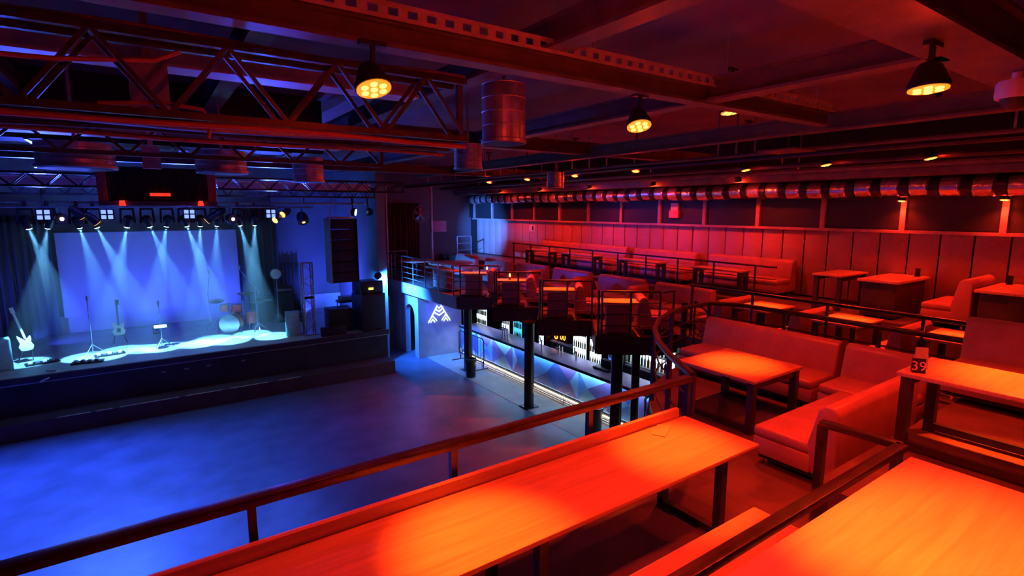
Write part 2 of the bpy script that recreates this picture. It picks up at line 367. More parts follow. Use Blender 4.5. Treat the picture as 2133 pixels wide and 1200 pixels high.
# pipes and cables running along the first girder
for i, (dy, dz, r, m) in enumerate(((-.10,6.72,.018,'cable_red'),(.1,6.12,.03,'steel'),(-.12,6.10,.022,'cable_red'),(.22,6.08,.02,'cable'),(.34,6.05,.02,'cable_red'))):
    o = MB().tube([(x*.3-3.4,4.7+dy+.015*sin(x*.9+i),dz+.012*sin(x*.7+2*i)) for x in range(21)], r, 6).build('conduit', M[m])
    tag(o, ('orange cable lying on the top chord of the deep girder','steel conduit under the deep girder','orange cable under the deep girder','black cable behind the bottom chord of the deep girder','orange cable furthest behind the bottom chord of the deep girder')[i], 'cable')
for i, (pts, l) in enumerate(((((-3,4.45,6.42),(-1.2,4.5,6.40),(-.4,4.55,6.44),(0.15,4.6,6.52),(.3,4.6,6.6)),'loose orange cable sagging through the girder webs'),(((-.2,4.62,6.20),(.2,4.62,6.24),(.42,4.64,6.22),(.46,4.66,6.12),(.44,4.66,6.02)),'short orange cable looping down beside the ceiling hanger'))):
    tag(MB().tube(pts, .016, 6).build('loose_cable', M['cable_red']), l, 'cable')
# ceiling hangers (blue-lit posts)
for i, (x, y, z0, z1, w, l) in enumerate(((.12,5.6,6.28,6.75,.28,'wide steel hanger plate behind the deep girder'),(.13,8.55,6.02,6.3,.2,'steel hanger post above the fan heater'))):
    h = thing('ceiling_hanger', l, 'hanger', (x,y,z0))
    MB().box(-w/2,w/2,-.04,.04,0,z1-z0).build('plate', M['steel'], h)
    MB().bar((0,0,z1-z0),(0,0,CEIL-z0),.06).build('rod', M['steel'], h)
    for s in (-1,1): MB().cyl((s*w*.3,-.05,.08),(s*w*.3,-.04,.08),.015,8).build('bolt', M['steel'], h)
# duct stubs
def stub(x, y, z, r, h, label):
    s = thing('duct_outlet', label, 'duct', (x,y,z), group=None)
    prof = [(r*1.02,0),(r*1.06,.01),(r*1.06,.04),(r,.05)]
    k = 4
    for i in range(1,k+1): zz = .05+(h-.05)*i/k; prof += [(r,zz-.012),(r*1.018,zz-.006),(r,zz)]
    MB().lathe(prof, 40).build('spiral_pipe', M['galv'], s, smooth=False)
    MB().lathe([(r*.97,-.004),(r*.97,.03)], 28).build('grille_plate', M['blackmat'], s)
    MB().cyl((0,0,h),(0,0,CEIL-z),.02,8).build('hanger_rod', M['steel'], s)
stub(3.3,4.98,6.2,.235,.62,'large round galvanised duct outlet hanging beside the lattice girder')
stub(2.85,11.6,6.04,.30,.5,'round duct outlet glimpsed through the slim truss')
stub(4.35,7.6,6.12,.22,.4,'short round duct outlet half hidden by the long beam')
stub(8.5,10.5,6.0,.21,.4,'small round duct outlet above the booth railings')
stub(-.62,8.3,5.97,.38,.30,'wide duct outlet above the dance floor on the amplifier side')
stub(.92,8.3,5.97,.30,.30,'wide duct outlet above the dance floor near the fan heater')
# fan heater
fh = thing('fan_heater', 'dark finned heater box hanging in front of the stage truss', 'heater', (.25,11.3,5.55))
MB().box(-.74,.74,0,.5,.08,.66).build('body', M['blackmat'], fh, .02)
fin = MB().box(-.008,.008,-.05,0,.1,.64).mesh('fin', M['dark'])
for i in range(40): inst('fin', fin, fh, (-.7+i*.036,0,0))
for s in (-1,1): MB().box(s*.8-.07,s*.8+.07,-.05,.55,0,.66).build('side_cheek', M['redpl'], fh, .015)
MB().box(-.87,.87,-.06,.5,0,.08).build('bottom_tray', M['beam'], fh)
MB().box(-.15,.15,-.09,-.05,.17,.22).build('indicator_bar', M['mark_red'], fh)
for s in (-.55,.6): MB().cyl((s,-.08,.0),(s,-.08,.09),.05,10,.035).build('marker_lamp', M['mark_red'], fh)
for s in (-.6,.6): MB().cyl((s,.25,.66),(s,.25,CEIL-5.55),.015,6).build('hanger_rod', M['steel'], fh)
# projector bracket on the beam end
pb = thing('projector_bracket', 'dark ceiling bracket with flat plate at the end of the perforated beam', 'bracket', (8.16,4.5,6.36))
MB().box(-.3,.3,-.3,.3,0,.03).build('plate', M['beam'], pb, .008)
for s in (-.18,.18): MB().box(s-.05,s+.05,-.08,.08,.03,.3).build('arm', M['black'], pb)
MB().cyl((0,0,.03),(0,0,CEIL-6.38),.03,8).build('pole', M['steel'], pb)
cc = thing('dome_camera', 'white dome surveillance camera on the wide platform beam', 'camera', (6.0,1.42,6.40))
MB().lathe([(.13,.0),(.135,.03),(.135,.12),(.12,.14)], 24).build('housing', M['white'], cc)
MB().lathe([(.005,-.09),(.05,-.08),(.085,-.05),(.1,0),(.09,.005)], 20).build('dome', M['pane'], cc)
MB().cyl((0,0,.14),(0,0,.24),.04,10).build('mount', M['white'], cc)

# ------------------------------------------------------------------ lamps
def red_lamp(label, loc, aim, power, hot, drop=.3, angle=104, r=.12, group=None, spill=.02, core=44):
    # tilted multi-led par can hanging under a beam
    L = thing('red_par_lamp', label, 'lamp', loc, group=group)
    d = (Vector(aim)-Vector(loc)).normalized(); q = d.to_track_quat('-Z','Y').to_matrix().to_4x4()
    MB().lathe([(r*.96,.0),(r*1.04,.0),(r*1.04,.03),(r*.95,.05),(r*.6,.15),(r*.45,.17)], 20).xf(q).build('can', M['black'], L)
    lens = MB().lathe([(r*.97,-.008),(r*.97,-.001)], 20).xf(q).build('lens', M['lens_red'], L)
    for i in range(7):
        a = i*pi/3; rr = 0 if i == 6 else r*.58
        MB().lathe([(r*.21,-.014),(r*.21,-.007)], 8, (rr*cos(a),rr*sin(a),0)).xf(q).build('led', M['led_hot'], lens)
    MB().bar((0,0,.12),(0,0,drop),.03).build('yoke', M['black'], L)
    MB().box(-.09,.09,-.03,.03,drop-.03,drop).build('clamp', M['black'], L)
    spot('lamp_light', L, Vector(d)*.03, Vector(d)*2, RED, power, angle, 1, .06)
    if hot: spot('core_light', L, Vector(d)*.03, Vector(d)*2, REDHOT, hot, core, 1, .06)
    g = bpy.data.lights.new('spill', 'POINT'); g.color = RED; g.energy = power*spill; g.shadow_soft_size = .05
    go = bpy.data.objects.new('spill_light', g); COL.objects.link(go); go.parent = L; go.location = Vector(d)*.06+Vector((0,0,-.02))
    return L
P = 900
red_lamp('lit red lamp under the perforated beam over the long table', (1.34,3.6,6.3), (1.55,2.55,3.5), P*.28, P*3.3, spill=.02, core=27)
red_lamp('lit red lamp under the perforated beam near the square table', (4.05,3.72,6.3), (3.55,2.72,3.5), P*.28, P*3.0, spill=.025, core=25)
red_lamp('lit red lamp on a bracket under the wide platform beam', (4.43,1.5,6.3), (4.3,1.35,4.0), P*.36, 0, angle=130, spill=.03)
red_lamp('red lamp at the far end of the wide platform beam', (7.5,1.36,6.3), (6.35,1.15,4.0), P*.6, P*3.0, angle=110, spill=.01, core=34)
red_lamp('lit red lamp under the platform beam over the corner table', (1.66,1.36,6.44), (2.85,.72,4.0), P*.4, P*3.8, .19, 100, spill=.12, core=34)
red_lamp('red lamp tucked behind the perforated beam over the square table', (6.45,4.35,6.75), (6.4,4.0,3.5), P*.55, P*3.2, CEIL-6.75, 100, spill=.006, core=22)
for i in range(4):
    red_lamp('small red lamp over the %s saw-tooth booth from the spiral stairs' % ORD[i], (9.3,8.6+2.1*i,6.35), (8.5,8.2+2.1*i,3.5), P*.8, P*2.6, CEIL-6.35, 72, .09, core=24, group='small red lamps over the booths')
for i in range(3):
    red_lamp('small red lamp over the row tables, %s from the spiral stairs' % ORD[2-i], (10.45,3.4+1.6*i,6.3), (10.4,2.76+1.62*i,3.5), P*.4, P*2.4, CEIL-6.3, 90, .09, core=22, group='small red lamps over the table row')
for i in range(5):
    red_lamp('small red lamp over the gallery sofas, %s from the wall box tables' % ORD[i], (11.75,7.6+2.6*i,6.15), (12.6,7.6+2.6*i,3.9), P*.25, 0, CEIL-6.15, 130, .08, group='small red lamps over the gallery', spill=.06)
for i in range(2):
    red_lamp(('red wall lamp on the mullion above the armchair side box table','red wall lamp on the mullion above the side table')[i], (12.78,2.98+1.59*i,5.66), (12.4,2.98+1.59*i,3.4), P*.20, 0, .12, 140, .07, group='red lamps on the window mullions')
# ------------------------------------------------------------------ stage lights
def moving_head(x, aimx, aimy, power, i):
    z = 5.05; y = 17.0
    L = thing('moving_head_light', 'moving-head spotlight with pale blue beam, %s from the hanging loudspeaker' % ORD[11-i], 'stage light', (x,y,z), group='moving-head spotlights on the stage truss')
    MB().box(-.15,.15,-.1,.1,.42,.52).build('base', M['black'], L, .015)
    MB().cyl((0,0,.52),(0,0,.64),.045,8).build('clamp', M['black'], L)
    for s in (-1,1): MB().bar((s*.15,0,.08),(s*.13,0,.44),.05,.08).build('yoke_arm', M['black'], L)
    d = (Vector((aimx,aimy,SZ))-Vector((x,y,z+.12))).normalized(); q = d.to_track_quat('-Z','Y').to_matrix().to_4x4()
    T = Matrix.Translation((0,0,.12))
    MB().lathe([(.07,-.14),(.085,-.13),(.095,-.02),(.11,.05),(.1,.13),(.05,.17)], 16).xf(T @ q).build('head', M['black'], L)
    MB().lathe([(.06,-.15),(.06,-.138)], 14).xf(T @ q).build('lens', M['lens_cyan'], L)
    spot('beam_light', L, Vector((0,0,.12))+d*.17, Vector((0,0,.12))+d*3, CYAN, power, 17, .35, .02)
for i, (x, ax, ay, p) in enumerate(((-2.34,-1.7,18.6,1),(-1.94,-3.0,18.8,1),(-1.39,-.9,18.9,1.1),(-1.07,.1,18.6,1.3),(-.38,-1.3,18.4,1.2),(.04,1.2,18.6,1.1),(.48,-.3,18.7,1.1),(.88,1.9,18.4,1.4),(1.24,1.0,18.5,1.2),(1.64,1.5,18.9,1),(2.19,3.1,18.3,1.2),(2.61,2.6,19.0,1.2))):
    moving_head(x, ax, ay, 6500*p, i)
# 2x2 blue blinders facing the hall
bl = None
for bi, x in enumerate((3.0,.98,-.78,-1.98,-4.2)):
    L = thing('led_blinder', 'square four-cell blue blinder lamp, %s from the hanging loudspeaker' % ORD[bi], 'stage light', (x,16.70,5.22), group='four-cell blinders on the stage truss')
    MB().box(-.15,.15,0,.1,0,.28).build('housing', M['black'], L, .01)
    for a in (-1,1):
        for b in (0,1): MB().box(a*.068-.05,a*.068+.05,-.015,0,.03+b*.125,.125+b*.125).build('cell', M['lens_blue'], L, .008)
    MB().cyl((0,.05,.28),(0,.12,.75),.02,8).build('clamp', M['black'], L)
    spot('flood_light', L, (0,-.04,.14), (-.5,-1.9,-2.2), (.035,.11,1), 4000 if x < 0 else 1000, 76, 1, .1)
    spot('spill_light', L, (0,-.05,.14), (-.4,-3,1.6), BLUE, 1900, 74, 1, .1)
# upward blue wash heads on the stage floor lighting screen and ceiling
for i, (x, y, ax, ay, az, pw) in enumerate(((-3.2,20.6,-.6,22.4,3.2,400),(3.0,20.9,.8,22.4,3.4,400),(0,20.9,0,22.4,3.2,260),(4.5,20.3,6.4,21.4,3.6,1500),(-5.4,19.6,-5.4,22.4,3.4,700))):
    L = thing('floor_wash_light', ('blue wash light on the stage floor by the curtain-side guitar','blue wash light on the stage floor behind the drums','blue wash light on the stage floor at the screen centre','blue wash light on the stage floor behind the truss tower','blue wash light on the stage floor beside the dark drape edge')[i], 'stage light', (x,y,SZ), group='blue wash lights on the stage floor')
    MB().box(-.11,.11,-.09,.09,0,.05).build('base', M['black'], L, .01)
    d = (Vector((ax,ay,az))-Vector((x,y,SZ+.2))).normalized(); q = d.to_track_quat('-Z','Y').to_matrix().to_4x4(); T = Matrix.Translation((0,0,.2))
    MB().lathe([(.07,-.1),(.08,-.09),(.08,.06),(.05,.1)], 14).xf(T @ q).build('head', M['black'], L)
    MB().lathe([(.065,-.104),(.065,-.095)], 14).xf(T @ q).build('lens', M['lens_blue'], L)
    for s in (-1,1): MB().bar((s*.1,0,.03),(s*.1,0,.22),.02,.05).build('yoke_arm', M['black'], L)
    spot('wash_light', L, Vector((0,0,.2))+d*.12, Vector((0,0,.2))+d*2, BLUE, pw, 120, .8, .08)
# tungsten par cans
def par(x, z, face, label, warm='lens_warm', power=30, r=.13):
    L = thing('par_can', label, 'stage light', (x,16.72,z))
    d = Vector(face).normalized(); q = d.to_track_quat('-Z','Y').to_matrix().to_4x4()
    MB().lathe([(r,-.16),(r*1.02,-.15),(r*1.02,.02),(r*.8,.12),(r*.4,.18)], 18).xf(q).build('can', M['black'], L)
    MB().lathe([(r*.92,-.168),(r*.92,-.161)], 18).xf(q).build('lens', M['pane'] if power else M['rim_warm'], L)
    if power:
        MB().lathe([(r*.3,-.176),(r*.3,-.169)], 12).xf(q).build('lamp_core', M[warm], L)
        spot('lamp_light', L, d*.18, d*2, (1,.8,.5), power, 60, .6, .04)
    MB().bar((0,0,r*.9),(0,.03,5.545-z),.025).build('yoke', M['black'], L)
par(-1.68,5.27,(.25,-1,-.05),'round par can with a bright white core beside the first blinder')
par(1.95,5.23,(.3,-1,-.08),'round par can with a bright white core near the tungsten pair')
for x, z, f, l in ((-1.36,5.42,(.4,.2,-.5),'tilted par can glowing orange inside, upper one beside the bright par'),(-1.1,5.27,(.5,.2,-.6),'tilted par can glowing orange inside, lower one beside the bright par'),
                   (1.7,5.4,(-.6,.2,-.4),'tilted par can glowing orange near the second bright par, upper one'),(1.5,5.27,(-.6,.1,-.5),'tilted par can glowing orange near the second bright par, lower one'),
                   (3.2,5.25,(-.7,-.5,-.5),'par can glowing orange by the loudspeaker side, lower one'),(3.42,5.4,(-.7,-.5,-.4),'par can glowing orange by the loudspeaker side, upper one')):
    par(x, z, f, l, power=0, r=.1)
par(3.86,5.24,(.1,-.6,-.9),'large unlit black par can beside the hanging loudspeaker', 'rim_warm', 5, .16)
lb = thing('lamp_bar', 'horizontal steel pipe under the stage truss holding the lamps', 'pipe', (0,17.0,5.66))
MB().cyl((-7,0,0),(5.9,0,0),.028,8).build('pipe_run', M['steel'], lb)
MB().cyl((-7,-.25,-.12),(4.2,-.25,-.12),.02,8).build('lower_pipe', M['steel'], lb)
for i in range(9): MB().bar((-6.5+i*1.5,0,0),(-6.5+i*1.5,0,.2),.03).build('hook', M['black'], lb)
# haze over the stage
hz, nt, b = nodes('stage_haze'); nt.nodes.remove(b)
vs = nt.nodes.new('ShaderNodeVolumeScatter'); vs.inputs['Density'].default_value = .055; vs.inputs['Anisotropy'].default_value = .3
nt.links.new(vs.outputs[0], nt.nodes['Material Output'].inputs['Volume'])
hb = MB().box(-6,5.2,16.86,22.1,SZ+.01,5.12).build('stage_haze', hz); hb['kind'] = 'stuff'; tag(hb, 'thin stage haze that shows the light beams', 'haze')

# ------------------------------------------------------------------ stage gear
def speaker(name, label, loc, w, d, h, rz=0, m='black', face='grille', cat='loudspeaker'):
    s = thing(name, label, cat, loc, rz)
    MB().box(-w/2,w/2,-d/2,d/2,0,h).build('cabinet', M[m], s, .015)
    MB().box(-w/2+.03,w/2-.03,-d/2-.015,-d/2+.005,.03,h-.03).build('grille', M[face], s, .006)
    for sx in (-1,1): MB().box(sx*(w/2)-.006,sx*(w/2)+.006,-.06,.06,h*.55,h*.65).build('handle', M['blackmat'], s)
    return s
la = thing('line_array', 'tall black loudspeaker array hanging beside the stage', 'loudspeaker', (5.28,17.7,3.08))
for i in range(6): MB().ext([(-.3+.01*i,.02+.35*i),(.35,.0+.35*i),(.35,.33+.35*i),(-.3+.01*i,.34+.35*i)], -.42, .42).build('array_box', M['grille'], la, .012)
for sx in (-1,1):
    MB().box(sx*.43-.015,sx*.43+.015,-.33,.36,0,2.1).build('side_plate', M['grey'] if sx < 0 else M['black'], la)
    MB().bar((sx*.36,0,2.08),(sx*.22,0,2.95),.02).build('chain', M['steel'], la)
MB().box(-.42,.42,-.05,.05,2.1,2.16).build('fly_bar', M['steel'], la)
speaker('subwoofer', 'tall black bass cabinet standing at the stage corner', (6.1,17.65,SZ), .85, .8, 1.25, R(8))
speaker('subwoofer', 'black cabinet on top of the tall bass cabinet at the stage corner', (6.1,17.7,SZ+1.255), .8, .7, .42, R(8))
tag(MB().box(6.0,6.16,17.28,17.30,2.80,2.87).build('exit_lamp', M['exit']), 'small yellow lit sign on the corner cabinet', 'sign')
speaker('stage_monitor', 'square black cabinet between the truss tower and the bass cabinet', (5.15,17.98,SZ), .8, .7, .78, R(-4))
speaker('front_fill', 'low black speaker on the stage edge', (4.78,17.34,SZ), .8, .18, .3)
speaker('stage_speaker', 'pale speaker cabinet beside the truss tower', (3.68,18.1,SZ), .42, .4, .78, R(-10), 'teal', 'teal')
speaker('guitar_amplifier', 'pale amplifier cabinet at the curtain side of the stage front', (-3.55,18.3,SZ), .8, .5, .8, R(12), 'teal', 'teal')
ds = thing('equipment_table', 'small black stand with mixer near the corner cabinet', 'stand', (5.75,18.9,SZ))
MB().box(-.35,.35,-.25,.25,.8,.86).build('shelf', M['black'], ds)
for sx in (-1,1):
    for sy in (-1,1): MB().cyl((sx*.3,sy*.2,0),(sx*.3,sy*.2,.8),.02,8).build('leg', M['steel'], ds)
MB().box(-.28,.28,-.2,.2,.86,1.0).build('mixer', M['grey'], ds, .02)
# truss tower
tt = thing('truss_tower', 'upright aluminium truss tower on the stage', 'truss', (4.18,17.95,SZ))
for sx in (-1,1):
    for sy in (-1,1): MB().cyl((sx*.15,sy*.15,0),(sx*.15,sy*.15,2.35),.025,8).build('chord', M['steel'], tt)
for k in range(8):
    z = .1+k*.28; s = 1 if k%2 else -1
    MB().cyl((s*.15,-.15,z),(-s*.15,-.15,z+.28),.014,6).build('web_bar', M['steel'], tt)
    MB().cyl((-.15,s*.15,z),(-.15,-s*.15,z+.28),.014,6).build('web_bar', M['steel'], tt)
    MB().cyl((.15,s*.15,z),(.15,-s*.15,z+.28),.014,6).build('web_bar', M['steel'], tt)
MB().box(-.25,.25,-.25,.25,0,.03).build('base_plate', M['steel'], tt)
MB().box(-.18,.18,-.18,.18,2.35,2.38).build('top_plate', M['steel'], tt)
MB().box(-.16,.16,-.17,-.15,1.2,1.28).build('lamp_plate', M['black'], tt)
# drums
dk = (2.35,20.1)
bd_ = thing('bass_drum', 'red bass drum with pale front skin and mounted toms', 'drum', (2.1,19.75,SZ), R(-25))
MB().lathe([(.29,-.2),(.3,-.18),(.3,.2),(.29,.22)], 24, (0,0,.31), 'y').build('shell', M['redpl'], bd_)
MB().lathe([(.28,-.215),(.28,-.205)], 24, (0,0,.31), 'y').build('front_skin', M['white'], bd_)
for yy in (-.2,.2): MB().lathe([(.285,yy-.02),(.32,yy-.02),(.32,yy+.02),(.285,yy+.02)], 24, (0,0,.31), 'y').build('hoop', M['chrome'], bd_)
for sx in (-1,1):
    t = MB().lathe([(.15,0),(.15,.2)], 18, (sx*.19,.0,.72)).build('tom', M['redpl'], bd_); MB().lathe([(.152,.2),(.152,.21)], 18, (sx*.19,0,.72)).build('tom_skin', M['white'], t)
    MB().cyl((sx*.05,0,.6),(sx*.12,0,.75),.012,6).build('tom_arm', M['chrome'], bd_)
    MB().cyl((sx*.27,-.1,.2),(sx*.38,-.2,0),.01,6).build('spur', M['chrome'], bd_)
def drum(name, label, loc, r, h, z):
    d = thing(name, label, 'drum', loc)
    MB().lathe([(r,z),(r,z+h)], 20).build('shell', M['redpl'], d); MB().lathe([(r*.99,z+h),(r*.99,z+h+.01)], 20).build('skin', M['white'], d)
    for k in range(3): a = k*2*pi/3; MB().cyl((r*cos(a),r*sin(a),0),(r*.95*cos(a),r*.95*sin(a),z+h*.6),.01,6).build('leg', M['chrome'], d)
drum('floor_tom', 'red floor tom with legs beside the bass drum', (2.75,20.0,SZ), .2, .38, .2)
drum('snare_drum', 'shallow snare drum behind the bass drum', (2.35,20.45,SZ), .18, .14, .5)
def cymbal(label, loc, h, r, tilt):
    c = thing('cymbal_stand', label, 'cymbal', loc)
    MB().cyl((0,0,.25),(0,0,h),.011,6).build('pole', M['chrome'], c)
    for k in range(3): a = k*2*pi/3+.4; MB().cyl((0,0,.4),(.28*cos(a),.28*sin(a),0),.011,6).build('leg', M['chrome'], c)
    MB().lathe([(.02,.03),(.05,.02),(r*.5,.005),(r,-.015),(r*.5,0),(.05,.01)], 22).xf(Matrix.Translation((0,0,h)) @ Matrix.Rotation(tilt,4,'X')).build('plate', M['cymbal'], c)
cymbal('bronze cymbal on a stand left of the bass drum', (1.72,20.1,SZ), 1.05, .25, .2)
cymbal('high bronze cymbal between the toms and the boom stand', (2.65,20.3,SZ), 1.2, .26, .15)
cymbal('low bronze cymbal beside the floor tom', (2.95,19.8,SZ), .95, .24, .12)
cymbal('pair of small cymbals on a short stand by the snare', (2.1,20.5,SZ), .85, .18, .0)
def boom_stand(name, label, loc, h, boom, rz=0):
    s = thing(name, label, 'stand', loc, rz)
    MB().cyl((0,0,.05),(0,0,h),.013,6).build('pole', M['chrome'], s)
    for k in range(3): a = k*2*pi/3; MB().cyl((0,0,.28),(.3*cos(a),.3*sin(a),.01),.012,6).build('leg', M['chrome'], s)
    if boom:
        bx, bz = boom; MB().cyl((-bx*.35,0,h-bz*.35),(bx,0,h+bz),.011,6).build('boom', M['chrome'], s)
        MB().lathe([(.015,0),(.028,.05),(.03,.12),(.02,.15)], 10, (bx,0,h+bz)).build('microphone', M['grey'], s)
    else: MB().lathe([(.015,0),(.025,.08),(.03,.14),(.02,.18)], 10, (0,0,h)).build('microphone', M['grey'], s)
    return s
boom_stand('microphone_stand', 'boom microphone stand leaning over the cymbals by the screen', (1.55,20.6,SZ), 1.35, (.08,.55))
boom_stand('microphone_stand', 'tall boom microphone stand in front of the drums', (2.85,19.5,SZ), 1.5, (-.42,.6))
boom_stand('microphone_stand', 'straight microphone stand standing alone near the effects pedals', (-1.55,18.9,SZ), 1.5, None)
ms = boom_stand('microphone_stand', 'low stand with a small tray in the middle of the stage', (.1,18.6,SZ), 1.25, None)
MB().box(-.16,.16,-.1,.1,.62,.68).build('tray', M['white'], ms, .01); MB().cyl((0,0,0),(0,0,.02),.16,16).build('round_base', M['black'], ms)
# guitar on a stand
gt = thing('electric_guitar', 'pale electric guitar upright on a stand in front of the screen', 'guitar', (-.95,19.9,SZ))
body = [(0,-.02),(.12,-.01),(.165,.1),(.12,.2),(.14,.3),(.13,.38),(.075,.33),(.03,.3),(-.03,.3),(-.09,.36),(-.15,.42),(-.15,.32),(-.115,.2),(-.165,.1),(-.12,-.01)]
MB().prism(body,-.025,.025).xf(Matrix.Translation((0,-.08,.3)) @ Matrix.Rotation(R(80),4,'X')).build('body', M['white'], gt, .008)
MB().box(-.045,.045,-.06,.06,-.01,.01).xf(Matrix.Translation((0,-.09,.44)) @ Matrix.Rotation(R(80),4,'X')).build('pickguard', M['black'], gt)
MB().bar((0,-.05,.58),(0,.06,1.2),.05,.025).build('neck', M['dark'], gt)
MB().bar((0.01,.06,1.2),(.02,.085,1.36),.09,.02).build('headstock', M['black'], gt)
MB().bar((-.17,.1,0),(-.1,-.1,.32),.02).build('stand_leg', M['black'], gt); MB().bar((.17,.1,0),(.1,-.1,.32),.02).build('stand_leg', M['black'], gt); MB().bar((-.13,-.12,.27),(.13,-.12,.27),.025).build('stand_yoke', M['black'], gt)
g2 = thing('electric_guitar', 'pale bass guitar leaning by the curtain side amplifier', 'guitar', (-2.95,18.85,SZ), R(30))
MB().prism(body,-.025,.025).xf(Matrix.Translation((0,-.08,.35)) @ Matrix.Rotation(R(75),4,'X')).build('body', M['white'], g2, .008)
MB().bar((0,-.05,.65),(-.1,.15,1.35),.05,.025).build('neck', M['white'], g2); MB().bar((-.1,.15,1.35),(-.12,.19,1.5),.09,.02).build('headstock', M['white'], g2)
MB().bar((-.17,.1,0),(-.1,-.1,.36),.02).build('stand_leg', M['black'], g2); MB().bar((.17,.1,0),(.1,-.1,.36),.02).build('stand_leg', M['black'], g2)
# lamp on stand, amps
fs = thing('stand_light', 'round work light on a tall tripod behind the speaker', 'light', (3.6,19.9,SZ))
MB().cyl((0,0,.1),(.02,0,1.7),.018,8).build('pole', M['grey'], fs)
for k in range(3): a = k*2*pi/3; MB().cyl((0,0,.45),(.35*cos(a),.35*sin(a),0),.014,6).build('leg', M['grey'], fs)
MB().lathe([(.17,-.05),(.19,-.04),(.17,.05),(.07,.1)], 18, (0,0,1.85), 'y').build('head', M['grey'], fs)
MB().lathe([(.16,-.056),(.16,-.05)], 18, (0,0,1.85), 'y').build('lens', M['white'], fs)
for i, (x, y, w, h, l) in enumerate(((3.35,20.95,.55,.72,'black guitar amplifier stack behind the tall boom stand'),(3.95,20.6,.6,1.1,'tall black amplifier stack behind the truss tower'))):
    a = speaker('guitar_amplifier', l, (x,y,SZ), w, .35, h, 0, 'black', 'grille', 'amplifier')
    MB().box(-w/2,w/2,-.18,.17,h+.005,h+.2).build('amp_head', M['black'], a, .01); MB().box(-w/2+.04,w/2-.04,-.19,-.17,h+.05,h+.12).build('control_panel', M['steel'], a)
def pedals(label, loc, n, rz):
    p = thing('pedalboard', label, 'pedalboard', loc, rz)
    MB().box(-.35,.35,-.14,.14,0,.04).build('board', M['black'], p)
    for k in range(n): MB().box(-.3+k*.6/n,-.3+k*.6/n+.09,-.08,.06,.04,.09).build('pedal', M['grey'] if k%2 else M['white'], p, .008)
pedals('effects pedalboard on the floor near the straight microphone stand', (-1.15,18.5,SZ), 5, R(10))
pedals('effects pedalboard on the floor near the amplifier side', (-2.6,18.5,SZ), 4, R(15))
pedals('effects pedalboard at the stage edge', (-1.6,17.9,SZ), 4, R(-5))
tag(MB().tube([(-2.4,17.5,SZ+.02),(-2.15,17.35,SZ+.02),(-2.2,17.24,SZ+.015),(-2.35,17.13,SZ-.1),(-2.5,17.12,SZ-.15)], .018, 6).build('stage_cable', M['white']), 'pale cable hanging over the stage edge', 'cable')

# ------------------------------------------------------------------ bar
bar = thing('bar_counter', 'long bar counter with faceted blue front and glowing edges', 'bar counter', (9.6,0,0))
MB().box(.06,.62,6.3,17.3,.12,1.08).build('body', M['blackmat'], bar)
MB().box(-.12,.72,6.25,17.4,1.08,1.13).build('counter_top', M['bartop'], bar, .008)
MB().box(-.13,-.115,6.25,17.4,1.06,1.14).build('counter_nosing', M['black'], bar)
MB().box(-.09,-.06,6.3,17.3,1.055,1.075).build('top_led_strip', M['ledc'], bar)
MB().box(.0,.03,6.3,17.3,.05,.07).build('bottom_led_strip', M['ledw'], bar)
MB().box(.03,.6,6.3,17.3,0,.12).build('plinth', M['blackmat'], bar)
random.seed(3)
y = 6.3; k = 0
while y < 17.2:                                     # faceted panels, each a shallow folded piece
    w = 1.0+.25*(k%2); x0 = .045; ax = .3 if k%3 else .65
    for j, tri in enumerate((((0,.16),(w,.16),(w*ax,.62)),((0,.16),(w*ax,.62),(0,1.05)),((w,.16),(w,1.05),(w*ax,.62)),((0,1.05),(w*ax,.62),(w,1.05)))):
        dep = [0,.0,.0]
        V = [(x0-(.05 if p == (w*ax,.62) else .0), y+p[0], p[1]) for p in tri]
        V += [(x0+.02, p[1], p[2]) for p in V]
        MB().add(V, [(0,1,2),(5,4,3),(0,3,4,1),(1,4,5,2),(2,5,3,0)]).build('facet_panel', M['barfront'][(k*2+j*3+random.randint(0,1))%4], bar, smooth=False)
    y += w; k += 1
for z, r in ((.30,.018),(.12,.018),(.06,.014)): MB().cyl((-.22,6.3,z),(-.22,17.3,z),r,8).build('foot_rail', M['steel'], bar)
for i in range(8): MB().bar((-.22,6.6+1.5*i,.3),(-.0,6.6+1.5*i,.3),.025).build('rail_bracket', M['steel'], bar); MB().bar((-.22,6.6+1.5*i,0),(-.22,6.6+1.5*i,.3),.025).build('rail_post', M['steel'], bar)
for y0, y1, l in ((6.5,10.6,'dark back counter under the bottle shelf near the stairs'),(12.8,14.1,'short dark back counter under the amber display')):
    bk = thing('back_counter', l, 'counter', (11.6,0,0))
    MB().box(-.3,.4,y0,y1,0,.95).build('body', M['blackmat'], bk); MB().box(-.34,.42,y0,y1,.95,.99).build('top', M['bartop'], bk)
# fridges on the back wall
def fridge(y, w, m, label, h=2.05, shelf=4, x=11.1):
    f = thing('bottle_fridge', label, 'fridge', (x,y,0))
    MB().box(0,.55,-w/2,w/2,0,h).build('cabinet', M['black'], f, .01)
    d = MB().box(-.03,0,-w/2+.02,w/2-.02,.12,h-.06).build('door_frame', M['black'], f)
    MB().box(-.036,-.028,-w/2+.05,w/2-.05,.16,h-.1).build('lit_panel', M[m], d)
    for k in range(shelf):
        z = .35+k*(h-.5)/shelf
        MB().box(-.05,-.036,-w/2+.06,w/2-.06,z,z+.012).build('shelf', M['grey'], f)
        if 'red bottle' in label:
            if k == 0: MB().lathe([(.06,0),(.07,.02),(.07,.22),(.025,.34),(.025,.44)],14,(-.06,0,1.2)).build('emblem', M['redpl'], f)
            continue
        for q in range(max(3,int(w/.1))):
            yy = -w/2+.09+q*.1
            if yy > w/2-.08: break
            MB().lathe([(.026,0),(.028,.01),(.028,.15),(.011,.2),(.011,.24)], 8, (-.052,yy,z+.012)).build('bottle', M['bottle'][(q*3+k)%4], f)
